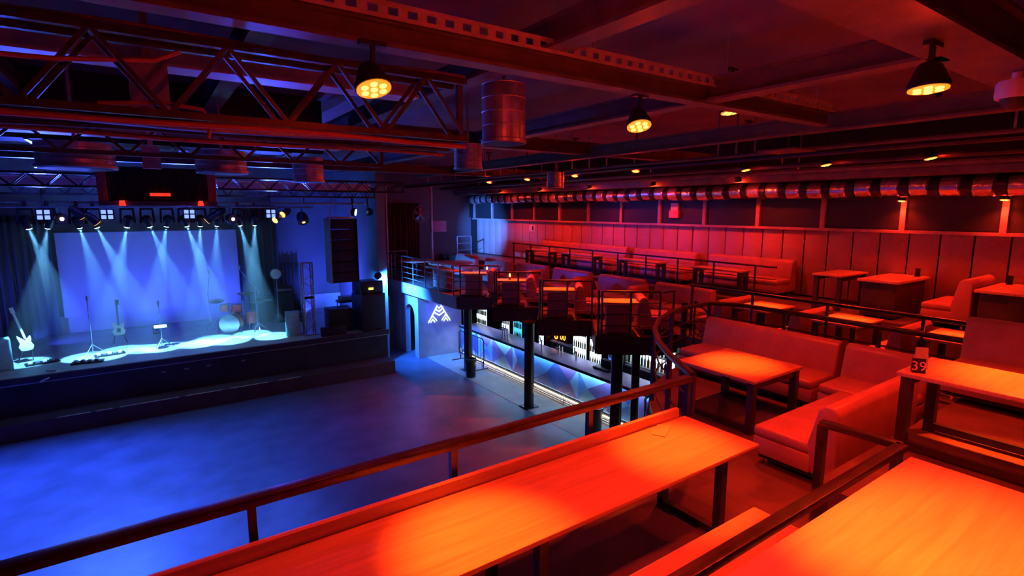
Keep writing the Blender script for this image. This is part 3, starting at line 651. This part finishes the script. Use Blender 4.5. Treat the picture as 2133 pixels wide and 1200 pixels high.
fridge(18.7,.9,'fridge_w','lit drinks fridge at the logo wall end of the bar', x=11.3)
fridge(16.6,.6,'fridge_w','white-lit tall fridge between two bar columns')
fridge(15.8,.65,'fridge_c','cyan-lit fridge standing next to the white-lit tall fridge')
fridge(15.1,.5,'fridge_b','dark blue-lit fridge next to the cyan-lit fridge')
fridge(14.35,.35,'fridge_w','narrow lit fridge with a red bottle logo beside the middle column')
fridge(12.35,.72,'fridge_w','lit fridge with rows of dark bottles beside the amber display')
fridge(11.62,.6,'fridge_w','lit white bottle shelf next to the fridge with dark bottles')
fridge(10.9,.42,'fridge_b','blue-lit narrow fridge beside the double column')
# amber display
am = thing('amber_display', 'small amber numeral display behind the bar', 'display', (11.4,13.72,1.165))
MB().box(0,.06,-.42,.42,-.17,.2).build('case', M['black'], am, .01); MB().box(-.02,.1,-.2,.2,-.175,-.165).build('stand', M['black'], am)
inst('digit', text_mesh('8', .42, .004, M['amber'], 'digit'), am, (-.006,.22,.0), (R(90),0,R(-90))); inst('digit', text_mesh('00', .3, .004, M['amber'], 'digits'), am, (-.006,-.14,.0), (R(90),0,R(-90)))
for k in range(4):  # unseen downlights added to brighten the bar counter top
    y = 8.6+2.5*k
    d_ = thing('added_bar_downlight', 'added small cool downlight under the balcony brightening the bar counter, %s from the spiral stairs' % ORD[k], 'lamp', (10.35,y,F1-.30), group='added downlights over the bar counter')
    MB().cyl((0,0,-.06),(0,0,0),.06,14).build('can', M['black'], d_); MB().cyl((0,0,-.065),(0,0,-.06),.05,14).build('lens', M['fridge_w'], d_)
    spot('lamp_light', d_, (0,0,-.07), (-.1,0,-1), (.42,.45,1), 95, 110, .8, .04)
# bottles and shelf
sh = thing('bottle_shelf', 'lit white back-bar shelf crowded with bottles near the stairs', 'shelf', (11.5,9.9,.99))
MB().box(.1,.14,-.8,.8,.0,1.1).build('back_panel', M['fridge_w'], sh)
for z in (.0,.42,.84): MB().box(-.14,.12,-.8,.8,z,z+.025).build('shelf_board', M['white'], sh)
bm_ = [MB().lathe([(.036,0),(.04,.01),(.04,.2),(.015,.27),(.015,.34),(.008,.345)], 10).mesh('bottle', m) for m in M['bottle']]
for zz in (.025,.445):
    for k in range(13):
        o = inst('bottle', bm_[(k*7+int(zz*10))%4], None, (11.47,9.9-.74+k*.12,.99+zz)); tag(o, 'glass bottle standing on the lit shelf near the stairs', 'bottle', 'bottles on the lit back-bar shelf')
for k, yy in enumerate((15.2,15.05,14.9,12.95,12.1,11.95,11.3)):
    t = thing('beer_tap', 'chrome drink dispenser on the bar counter, %s from the crowd barrier' % ORD[k], 'tap', (10.0,yy,1.13), group='chrome dispensers on the bar counter')
    MB().cyl((0,0,0),(0,0,.28),.03,10).build('column', M['chrome'], t); MB().cyl((0,0,.24),(-.12,0,.22),.016,8).build('spout', M['chrome'], t); MB().bar((-.05,0,.26),(-.07,0,.4),.025).build('lever', M['black'], t)
tr = thing('serving_tray', 'black tray with till on the bar counter beside the double column', 'till', (10.1,10.2,1.132))
MB().box(-.2,.2,-.3,.3,0,.06).build('tray', M['black'], tr, .01); MB().box(.0,.15,-.2,.2,.06,.25).build('till_screen', M['blackmat'], tr, .01)
# projected logo: its light is built as glowing bars on the wall
lg = thing('projected_logo', 'white triangular chevron logo projected on the plaster wall, built as glowing bars', 'logo', (8.80,17.69,1.30))
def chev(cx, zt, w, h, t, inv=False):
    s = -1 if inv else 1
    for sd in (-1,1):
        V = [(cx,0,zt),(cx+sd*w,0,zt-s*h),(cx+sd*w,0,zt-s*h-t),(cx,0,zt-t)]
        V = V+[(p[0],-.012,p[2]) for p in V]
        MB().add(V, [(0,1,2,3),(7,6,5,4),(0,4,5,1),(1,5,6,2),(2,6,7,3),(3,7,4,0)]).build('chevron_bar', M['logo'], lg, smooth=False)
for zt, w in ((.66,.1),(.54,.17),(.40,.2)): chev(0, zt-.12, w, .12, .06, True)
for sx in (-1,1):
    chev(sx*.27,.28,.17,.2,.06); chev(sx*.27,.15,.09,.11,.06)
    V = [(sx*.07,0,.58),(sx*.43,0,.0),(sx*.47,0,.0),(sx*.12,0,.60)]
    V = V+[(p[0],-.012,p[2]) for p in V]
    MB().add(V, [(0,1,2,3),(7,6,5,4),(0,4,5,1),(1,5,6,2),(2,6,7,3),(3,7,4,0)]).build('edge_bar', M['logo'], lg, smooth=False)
lp = thing('logo_spotlight', 'small blue spotlight under the balcony edge aimed at the logo', 'spotlight', (8.6,16.5,2.3))
MB().cyl((0,0,0),(0,.12,-.05),.05,12).build('can', M['black'], lp); MB().bar((0,0,0),(0,0,.15),.02).build('yoke', M['black'], lp)
spot('lamp_light', lp, (0,.16,-.07), (.2,1.2,-.65), (.06,.10,1), 60, 75, .6, .03)
def wash(name, label, loc, aim, col, power, angle, up):
    w = thing(name, label, 'lamp', loc)
    d = (Vector(aim)-Vector(loc)).normalized(); q = d.to_track_quat('-Z','Y').to_matrix().to_4x4()
    MB().lathe([(.11,-.08),(.13,-.07),(.13,.02),(.06,.08)], 16).xf(q).build('housing', M['black'], w)
    MB().lathe([(.105,-.09),(.105,-.075)], 16).xf(q).build('lens', emis('blue_wash_lens', (.25,.6,1), 6), w)
    MB().bar((0,0,.0),up,.03).build('bracket', M['black'], w)
    spot('wash_light', w, d*.12, d*2, col, power, angle, .8, .08)
wash('arch_wash_light', 'bright round blue lamp on top of the corner bass cabinets facing the arches', (6.42,17.55,3.24), (8.0,18.6,1.4), (.03,.20,1), 3200, 150, (0,0,-.155))
wash('corner_wash_light', 'round blue lamp at the end of the stage truss aimed at the padded wall corner', (5.9,16.72,5.4), (13.0,21.0,4.6), (.05,.22,1), 12000, 25, (0,.14,.46))
wash('gallery_wash_light', 'round blue lamp at the end of the stage truss aimed along the gallery sofas', (5.4,16.72,5.4), (12.3,12.0,4.0), (.04,.06,1), 520, 40, (0,.14,.48))
# columns
def column(label, x, y, h=F1-.3, r=.14):
    c = thing('steel_column', label, 'column', (x,y,0))
    MB().cyl((0,0,.03),(0,0,h),r,20).build('shaft', M['black'], c); MB().box(-.2,.2,-.2,.2,0,.03).build('base_plate', M['black'], c); MB().box(-.2,.2,-.2,.2,h-.03,h-.001).build('cap_plate', M['black'], c)
column('black steel column beside the crowd barrier', 8.75,15.45); column('black steel column in the middle of the bar front', 8.45,11.5)
column('black steel column near the stairs, thicker of the pair', 8.32,8.05,r=.13); column('black steel column near the stairs, second of the pair', 8.65,7.8,r=.09)
for x, y, l in ((7.75,20.6,'pale thin post at the far balcony corner'),(10.0,20.6,'pale thin post between the far curtain and the pink sign')):
    c = thing('thin_post', l, 'post', (x if x > 8 else 8.0,y,F1)); MB().cyl((0,0,.02),(0,0,CEIL-F1-.9),.035,10).build('shaft', M['white'], c); MB().box(-.07,.07,-.07,.07,0,.02).build('foot', M['white'], c); MB().box(-.07,.07,-.07,.07,CEIL-F1-.9,CEIL-F1-.88).build('cap', M['white'], c)
# bins and crowd barrier
def bin_(label, x, y, r=.19, h=.62):
    b = thing('waste_bin', label, 'bin', (x,y,.006)); MB().lathe([(r*.82,0),(r*.84,.01),(r,h-.04),(r*1.05,h-.03),(r*1.05,h),(r*.9,h),(r*.8,h-.2)], 20).build('bucket', M['black'], b); MB().lathe([(r*1.06,h-.08),(r*1.07,h-.075),(r*1.07,h-.05),(r*1.06,h-.045)], 20).build('rim', M['blackmat'], b)
bin_('black waste bin at the foot of the column by the crowd barrier', 8.45,14.75); bin_('black waste bin near the stair columns', 8.85,9.25)
cb = thing('crowd_barrier', 'dark steel crowd barrier standing in front of the bar', 'barrier', (9.2,0,0))
MB().tube([(0,16.9,.2),(0,16.9,1.0),(0,16.8,1.08),(0,15.25,1.08),(0,15.15,1.0),(0,15.15,.2)], .02, 8).build('frame', M['dark'], cb); MB().cyl((0,16.9,.25),(0,15.15,.25),.018,8).build('lower_rail', M['dark'], cb)
for i in range(8): MB().cyl((0,15.35+i*.19,.25),(0,15.35+i*.19,1.08),.009,6).build('upright', M['dark'], cb)
for yy in (15.2,16.8): MB().bar((-.35,yy,.02),(.2,yy,.02),.05,.025).build('foot', M['dark'], cb); MB().bar((0,yy,.02),(0,yy,.3),.03).build('foot_stem', M['dark'], cb)
# ------------------------------------------------------------------ railings
def railing(name, label, pts, h, mids, post_at, r=.025, top=.03, m='rail', z=F1, square=False):
    g = thing(name, label, 'railing', (0,0,z))
    P3 = [Vector((x,y,h)) for x,y in pts]
    if square:
        for a, b in zip(P3[:-1], P3[1:]): MB().bar(a,b,top*2.2,top*1.5).build('top_rail', M[m], g, .006)
    else: MB().tube(P3, top, 10).build('top_rail', M[m], g)
    for k in range(mids):
        zz = h*(k+1)/(mids+1)
        MB().tube([Vector((x,y,zz)) for x,y in pts], .011, 6).build('mid_rail', M[m], g)
    for x, y in post_at: MB().bar((x,y,0),(x,y,h),r*1.6).build('post', M[m], g)
    return g
def along(a, b, n): return [(a[0]+(b[0]-a[0])*i/(n-1), a[1]+(b[1]-a[1])*i/(n-1)) for i in range(n)]
railing('balcony_railing', 'thick dark handrail along the balcony edge behind the long table', [(-5.5,3.27),(4.42,3.27)], 1.05, 0, along((-5.0,3.27),(4.40,3.27),8), .03, .04, square=True)
crv = [(8.66,1.0),(8.66,3.2),(8.66,4.6),(8.62,5.4),(8.35,5.82),(7.7,5.80),(7.1,5.66),(6.45,5.38),(5.85,4.95),(5.35,4.45),(4.95,3.95),(4.68,3.55),(4.52,3.3)]
railing('curved_railing', 'curved dark railing sweeping around the stair opening behind the square table', crv, 1.05, 3, [crv[0],crv[1],crv[2],crv[4],crv[6],crv[8],crv[10],crv[12]], .03, .04)
railing('aisle_railing', 'dark railing on the far side of the aisle behind the curved railing', [(9.62,7.2),(9.62,1.5)], 1.12, 1, along((9.62,7.15),(9.62,1.6),5), .025, .035)
for k in range(4):
    a = teeth[2*k]; b = teeth[2*k+1]; off = .07
    pa = (a[0]+.1, a[1]-.02); pb = (b[0]-.0, b[1]+.06)
    nx = (teeth[2*k+2] if k < 3 else (9.2,7.3)); pc = (nx[0]+.08, nx[1]+.06)
    railing('booth_railing', 'dark stepped railing panel on the saw-toothed edge, %s from the spiral stairs' % ORD[3-k], [pa, pb], 1.0, 3, [pa, ((pa[0]+pb[0])/2,(pa[1]+pb[1])/2), pb], .022, .025)['group'] = 'stepped railing panels on the saw-toothed edge'
    railing('booth_railing', 'dark railing return on the saw-toothed edge, %s from the spiral stairs' % ORD[3-k], [(pb[0],pb[1]-.1), pc] , 1.0, 3, [(pc[0],pc[1])], .022, .025)['group'] = 'railing returns on the saw-toothed edge'
railing('far_railing', 'steel railing along the far straight part of the balcony edge', [(7.85,14.7),(7.85,20.95)], 1.0, 4, along((7.85,14.75),(7.85,20.9),7), .02, .025, 'grey')
railing('far_railing', 'short steel railing closing the far balcony end', [(7.85,21.0),(9.0,21.0)], 1.0, 3, along((7.9,21.0),(9.0,21.0),3), .02, .025, 'grey')
railing('gallery_railing', 'slim dark railing along the front of the gallery', [(11.38,16.6),(11.38,6.3)], .82, 2, along((11.38,16.5),(11.38,6.8),10), .02, .022, z=F3)
railing('gallery_railing', 'short slim railing in front of the gallery steps near the pink sign', [(11.2,20.6),(11.9,20.6)], .9, 2, along((11.2,20.6),(11.9,20.6),2), .02, .022, 'grey', z=F3)
rr = thing('platform_railing', 'low dark handrail around the platform beside the corner table', 'railing', (0,0,F2))
for a, b in (((-1,1.40),(4.38,1.40)),((4.38,1.40),(4.34,1.95))): MB().bar((*a,.55),(*b,.55),.075,.05).build('top_rail', M['rail'], rr, .006)
for x, y in ((.5,1.4),(2.0,1.4),(3.2,1.4),(4.36,1.42),(4.34,1.93)): MB().bar((x,y,0),(x,y,.54),.06).build('post', M['rail'], rr)
# ------------------------------------------------------------------ stairs
stp = thing('spiral_staircase', 'dark spiral stairs going down beside the curved railing', 'stairs', (8.74,6.66,0))
MB().cyl((0,0,0),(0,0,F1+.9),.06,12).build('centre_pole', M['slab'], stp)
rs = .72; n = 14
for i in range(n):
    a = R(20)-i*R(24); b = a-R(27); z = F1-(F1/n)*(i+.6)
    MB().prism([(.05*cos(a),.05*sin(a))]+[(rs*cos(a+(b-a)*k/4),rs*sin(a+(b-a)*k/4)) for k in range(5)]+[(.05*cos(b),.05*sin(b))], z-.05, z).build('tread', M['balcony'], stp)
    MB().bar((.06*cos(a),.06*sin(a),z+.006),(rs*cos(a),rs*sin(a),z+.006),.025,.015).build('nosing', M['trim'], stp)
    MB().bar((rs*.97*cos(a),rs*.97*sin(a),z),(rs*.97*cos(a),rs*.97*sin(a),z+.95),.025).build('baluster', M['rail'], stp)
for hz_, r_ in ((.95,.028),(.55,.012),(.3,.012)):
    MB().tube([(rs*.97*cos(R(20)-t*R(12)),rs*.97*sin(R(20)-t*R(12)),F1-(F1/n)*(t/2+.6)+hz_) for t in range(2*n)], r_, 8).build('handrail' if hz_ > .9 else 'guard_wire', M['rail'], stp)
# ------------------------------------------------------------------ tables
def top_grain(mb, name, mtl, par, bevel=.008): return mb.build(name, mtl, par, bevel)
lt = thing('long_table', 'very long wooden counter table with raised back edge along the balcony handrail', 'table', (-2.6,2.36,F1))
MB().box(0,6.8,0,.78,.71,.75).build('tabletop', M['wood'], lt, .012); MB().box(0,6.72,.78,.83,.71,.84).build('back_lip', M['wood'], lt, .01)
for x in (.6,2.5,4.5,6.4):
    for y in (.09,.68): MB().bar((x,y,0),(x,y,.70),.07).build('leg', M['dark'], lt)
    MB().bar((x,.06,.03),(x,.71,.03),.07,.06).build('foot_bar', M['dark'], lt); MB().bar((x,.06,.68),(x,.71,.68),.07,.05).build('top_bar', M['dark'], lt)
for y in (.12,.64): MB().bar((.3,y,.68),(6.5,y,.68),.04,.06).build('apron', M['dark'], lt)
tag(MB().box(-.13,.13,-.06,.06,0,.004).build('paper_napkin', M['napkin'], loc=(3.72,3.02,F1+.752), rz=.5), 'flat napkin lying on the long table end', 'napkin')
bn = thing('bench', 'long pale bench between the long table and the platform rail', 'bench', (-1.2,1.72,F1))
MB().box(0,4.95,0,.40,.40,.45).build('seat', M['woodx'], bn, .03, 3)
for x in (.4,2.5,4.6):
    for y in (.06,.34): MB().bar((x,y,0),(x,y,.4),.05).build('leg', M['dark'], bn)
def frame_table(name, label, loc, lx, ly, h, m='wood', rz=0):
    t = thing(name, label, 'table', loc, rz)
    MB().box(-lx/2,lx/2,-ly/2,ly/2,h-.04,h).build('tabletop', M[m], t, .008)
    for sx in (-1,1):
        for sy in (-1,1): MB().bar((sx*(lx/2-.08),sy*(ly/2-.07),0),(sx*(lx/2-.08),sy*(ly/2-.07),h-.04),.085).build('leg', M['dark'], t)
        MB().bar((sx*(lx/2-.08),-ly/2+.05,.06),(sx*(lx/2-.08),ly/2-.05,.06),.07).build('foot_bar', M['dark'], t)
    for sy in (-1,1): MB().bar((-lx/2+.06,sy*(ly/2-.07),h-.085),(lx/2-.06,sy*(ly/2-.07),h-.085),.05,.09).build('apron', M['dark'], t)
    return t
frame_table('square_table', 'square wooden table with dark frame legs inside the curved railing', (6.42,3.98,F1), 1.14, 1.14, .70)
frame_table('corner_table', 'broad wooden table on the platform beside the low handrail', (2.2,.55,F2), 3.1, 1.2, .75)
frame_table('platform_table', 'wooden table with dark legs carrying the number card on the platform', (6.1,.95,F2), .86, 1.95, .75)
nc = thing('number_card', 'black tent card reading 39 on the platform table', 'table number', (5.80,1.80,F2+.75), R(-62))
MB().ext([(-.035,0),(0,.13),(.035,0)], -.052, .052).build('card', M['blackmat'], nc, smooth=False)
tx = text_mesh('39', .12, .002, mat('card_print', (.85,.7,.65), .6), 'print'); inst('print', tx, nc, (0,-.0195,.058), (R(75),0,0))
gl = thing('menu_holder', 'small clear menu holder behind the number card', 'holder', (5.97,1.84,F2+.75), R(-50))
MB().ext([(-.035,0),(-.005,.2),(.005,.2),(.035,0)], -.05, .05).build('sleeve', M['bottle'][1], gl, smooth=False)
# ------------------------------------------------------------------ sofas
def sofa(label, loc, L, rz, depth=.82, h=.88, seat=.43, group=None, back_t=.24, cush=1, arms=()):
    s = thing('sofa', label, 'sofa', loc, rz, group)       # length along x, front toward -y
    MB().box(-L/2,L/2,-depth/2+.01,depth/2-back_t,.12,seat-.12).build('base', M['leather'], s, .02)
    w = L/cush
    for k in range(cush): MB().box(-L/2+k*w+.003,-L/2+(k+1)*w-.003,-depth/2,depth/2-back_t+.02,seat-.12,seat).build('seat_cushion', M['leather'], s, .045, 3)
    b = depth/2
    for k in range(cush): MB().ext([(b-back_t,.12),(b-back_t-.05,seat-.02),(b-back_t+.04,h-.05),(b-back_t+.1,h),(b-.07,h),(b-.01,h-.06),(b,.12)], -L/2+k*w+.003, -L/2+(k+1)*w-.003).build('backrest', M['leather'], s, .028, 3)
    MB().box(-L/2+.05,L/2-.05,-depth/2+.06,depth/2-.06,.07,.12).build('plinth', M['blackmat'], s)
    for sx in (-1,1):
        for sy in (-1,1): MB().cyl((sx*(L/2-.12),sy*(depth/2-.12),0),(sx*(L/2-.12),sy*(depth/2-.12),.075),.025,8).build('foot', M['chrome'], s)
    for sx in arms: MB().box(sx*(L/2+.09)-.09,sx*(L/2+.09)+.09,-depth/2+.05,depth/2,.1,.62).build('armrest', M['leather'], s, .05, 3)
    return s
sofa('long leather sofa with rounded back behind the square table', (7.72,4.52,F1), 2.2, R(-90), .9)
sofa('leather corner sofa piece between the two sofas of the square table', (7.72,2.85,F1), 1.0, R(-90), .9)
sofa('leather sofa seen from behind between the square table and the platform', (6.25,2.63,F1), 1.95, R(180), .86, .86)
sofa('broad leather sofa on the platform behind the numbered table', (8.06,.85,F2), 2.6, R(-90), .9, .92)
# mid booths on the teeth
def box_table(label, loc, lx, ly, h, rz, group=None, m='wood'):
    t = thing('booth_table', label, 'table', loc, rz, group)
    MB().box(-lx/2,lx/2,-ly/2,ly/2,h-.045,h).build('tabletop', M[m], t, .008)
    MB().box(-lx*.30,lx*.30,-ly*.26,ly*.26,.05,h-.045).build('pedestal', M['pedestal'], t, .01); MB().box(-lx*.45,lx*.45,-ly*.4,ly*.4,0,.05).build('foot_plate', M['dark'], t, .008)
    return t
for k in range(4):
    ax, ay = teeth[2*k]; rz = R(-39)
    box_table('wooden booth table on the saw-toothed edge, %s from the spiral stairs' % ORD[3-k], (ax+.62,ay+.02,F1), .85, .62, .74, rz, 'booth tables on the saw-toothed balcony')
    sofa('short leather sofa beside the %s saw-tooth table from the spiral stairs' % ORD[3-k], (ax+1.45,ay-.28,F1), .8, R(-39-90+180), .78, .84, group='short booth sofas by the saw-tooth tables')
    sofa('long leather sofa behind the saw-tooth tables, %s from the spiral stairs' % ORD[3-k], (10.55,ay+.1,F1), 1.7, R(-90), .8, .88, group='long booth sofas behind the saw-tooth tables')
    if k < 3: sofa('leather divider sofa standing after the %s saw-tooth booth from the spiral stairs' % ORD[3-k], (9.93,ay-1.14,F1), .6, R(180), .6, .88, group='divider sofas between the saw-tooth booths')
# round tables at the far balcony end
def round_table(label, loc, r, h=.74):
    t = thing('round_table', label, 'table', loc)
    MB().lathe([(r*.98,h-.05),(r,h-.045),(r,h-.01),(r*.98,h)], 32).build('tabletop', M['wood'], t); MB().cyl((0,0,.03),(0,0,h-.05),.05,12).build('pedestal', M['dark'], t); MB().lathe([(.28,0),(.28,.02),(.06,.05)], 20).build('base', M['dark'], t)
round_table('large round wooden table at the far end of the balcony', (9.45,17.9,F1), .85)
round_table('smaller round wooden table beside the far railing', (8.75,19.5,F1), .7)
box_table('long low table against the far straight railing', (8.35,16.4,F1), .5, 2.0, .72, 0)
sofa('pale leather sofa at the far end under the pink sign', (10.6,19.2,F1), 1.6, R(-90), .8)
sofa('leather sofa between the large round table and the saw-tooth booths', (10.55,16.7,F1), 1.7, R(-90), .8)
for x, y, z, l in ((8.86,14.35,F1+.74,'lit red candle glass on the table beside the far booth'),(8.45,12.45,F1+.74,'lit red candle glass on a saw-tooth booth table')):
    c = thing('candle_glass', l, 'candle', (x,y,z)); MB().lathe([(.035,0),(.04,.01),(.045,.09),(.04,.09),(.035,.02)], 14).build('glass', M['bottle'][1], c)
    MB().lathe([(.012,.09),(.03,.13),(.005,.2)], 10).build('flame', emis('candle_glow', (1,.16,.05), 12), c)
# row of tables and sofas between the aisle railing and the gallery
for k in range(3):
    y = 6.1-1.62*k
    frame_table('row_table', 'wooden row table behind the aisle railing, %s from the spiral stairs' % ORD[k], (10.4,y-.1,F1), 1.1, .78, .76)['group'] = 'row tables between aisle and gallery'
    sofa('small leather sofa between the row tables, %s from the spiral stairs' % ORD[k], (10.4,y+.72,F1), 1.3, R(180), .6, .86, group='small sofas between the row tables', back_t=.2)
sofa('leather sofa at the closed end of the table row', (10.4,1.35,F1), 1.3, R(180), .7, .9)
# gallery sofas and tables at the wall
for y0, y1, l in ((16.6,12.05,'longest leather sofa along the padded gallery wall'),(11.75,9.4,'middle leather sofa along the padded gallery wall'),(9.0,6.65,'leather sofa at the stair end of the padded gallery wall')):
    sofa(l, (12.52,(y0+y1)/2,F3), y0-y1, R(-90), .85, .88, cush=2 if y0 > 16 else 1)
for i, (y, w) in enumerate(((15.4,1.5),(13.2,1.7),(10.6,1.6),(8.0,1.4))):
    frame_table('gallery_table', 'low glossy table before the gallery sofas, %s from the far wall' % ORD[i], (11.82,y,F3), .42, w, .62)['group'] = 'low gallery tables'
def wall_table(label, loc):
    t = thing('wall_table', label, 'table', loc)
    MB().box(-.75,.75,-.36,.36,.70,.75).build('tabletop', M['wood'], t, .008); MB().box(-.68,.45,-.30,.30,.04,.70).build('pedestal', M['dark'], t, .01); MB().box(.45,.72,-.28,.28,.0,.70).build('side_panel', M['dark'], t)
wall_table('box table against the padded wall nearest the gallery sofa', (12.2,4.35,F3)); wall_table('box table against the padded wall beside the lone armchair', (12.2,2.55,F3))
frame_table('side_table', 'small dark-legged side table between sofa end and box table', (12.2,5.35,F3), 1.2, .6, .75)
sofa('lone leather armchair sofa between the two wall box tables', (12.15,3.3,F3), 1.25, R(180), .72, .9)
for i, (y, l) in enumerate(((4.15,'small dark menu stand on the box table near the gallery sofa'),(2.75,'small dark menu stand on the box table beside the armchair'))):
    m_ = thing('menu_stand', l, 'stand', (12.75,y,F3+.75)); MB().box(-.06,.06,-.04,.04,0,.02).build('base', M['black'], m_); MB().box(-.01,.01,-.04,.04,.02,.16).build('card', M['blackmat'], m_)
# ------------------------------------------------------------------ wall things
sg = thing('wall_sign', 'pink rectangular notice on the far wall', 'sign', (11.3,22.58,4.45)); MB().box(-.38,.38,-.03,0,0,.48).build('board', M['sign_pink'], sg, .006); MB().box(-.40,.40,-.02,.005,-.02,.5).build('frame', M['trim'], sg)
fn = thing('wall_fan', 'round wall fan high on the far wall beside the curtain', 'fan', (10.25,22.3,5.25))
MB().tube([(.36*cos(a*pi/12),0,.36*sin(a*pi/12)) for a in range(25)], .02, 6).build('guard_ring', M['grey'], fn); MB().lathe([(.07,-.06),(.07,.2)], 12, axis='y').build('hub', M['grey'], fn)
for k in range(5):
    a = k*2*pi/5; MB().add([(0,-.01,0),(.3*cos(a),-.03,.3*sin(a)),(.3*cos(a+.6),.02,.3*sin(a+.6)),(0,.01,0),(.3*cos(a),-.02,.3*sin(a)),(.3*cos(a+.6),.03,.3*sin(a+.6))],[(0,1,2),(5,4,3),(0,3,4,1),(1,4,5,2),(2,5,3,0)]).build('blade', M['grey'], fn)
MB().bar((0,.2,0),(0,.3,0),.06).build('wall_mount', M['black'], fn)
es = thing('exit_sign', 'small white pictogram sign on the padded wall', 'sign', (12.985,17.5,4.72)); MB().box(-.01,.0,-.2,.2,-.14,.14).build('plate', M['white'], es); MB().box(-.015,-.01,-.1,.0,-.09,.09).build('figure', M['dark'], es)
ap = thing('wall_device', 'small white device with a red front on the window band', 'device', (12.93,10.35,5.35)); MB().box(-.06,.03,-.13,.13,.1,.32).build('bracket', M['white'], ap, .01); MB().box(-.09,.03,-.17,.17,-.12,.1).build('front', M['sign_pink'], ap, .02)
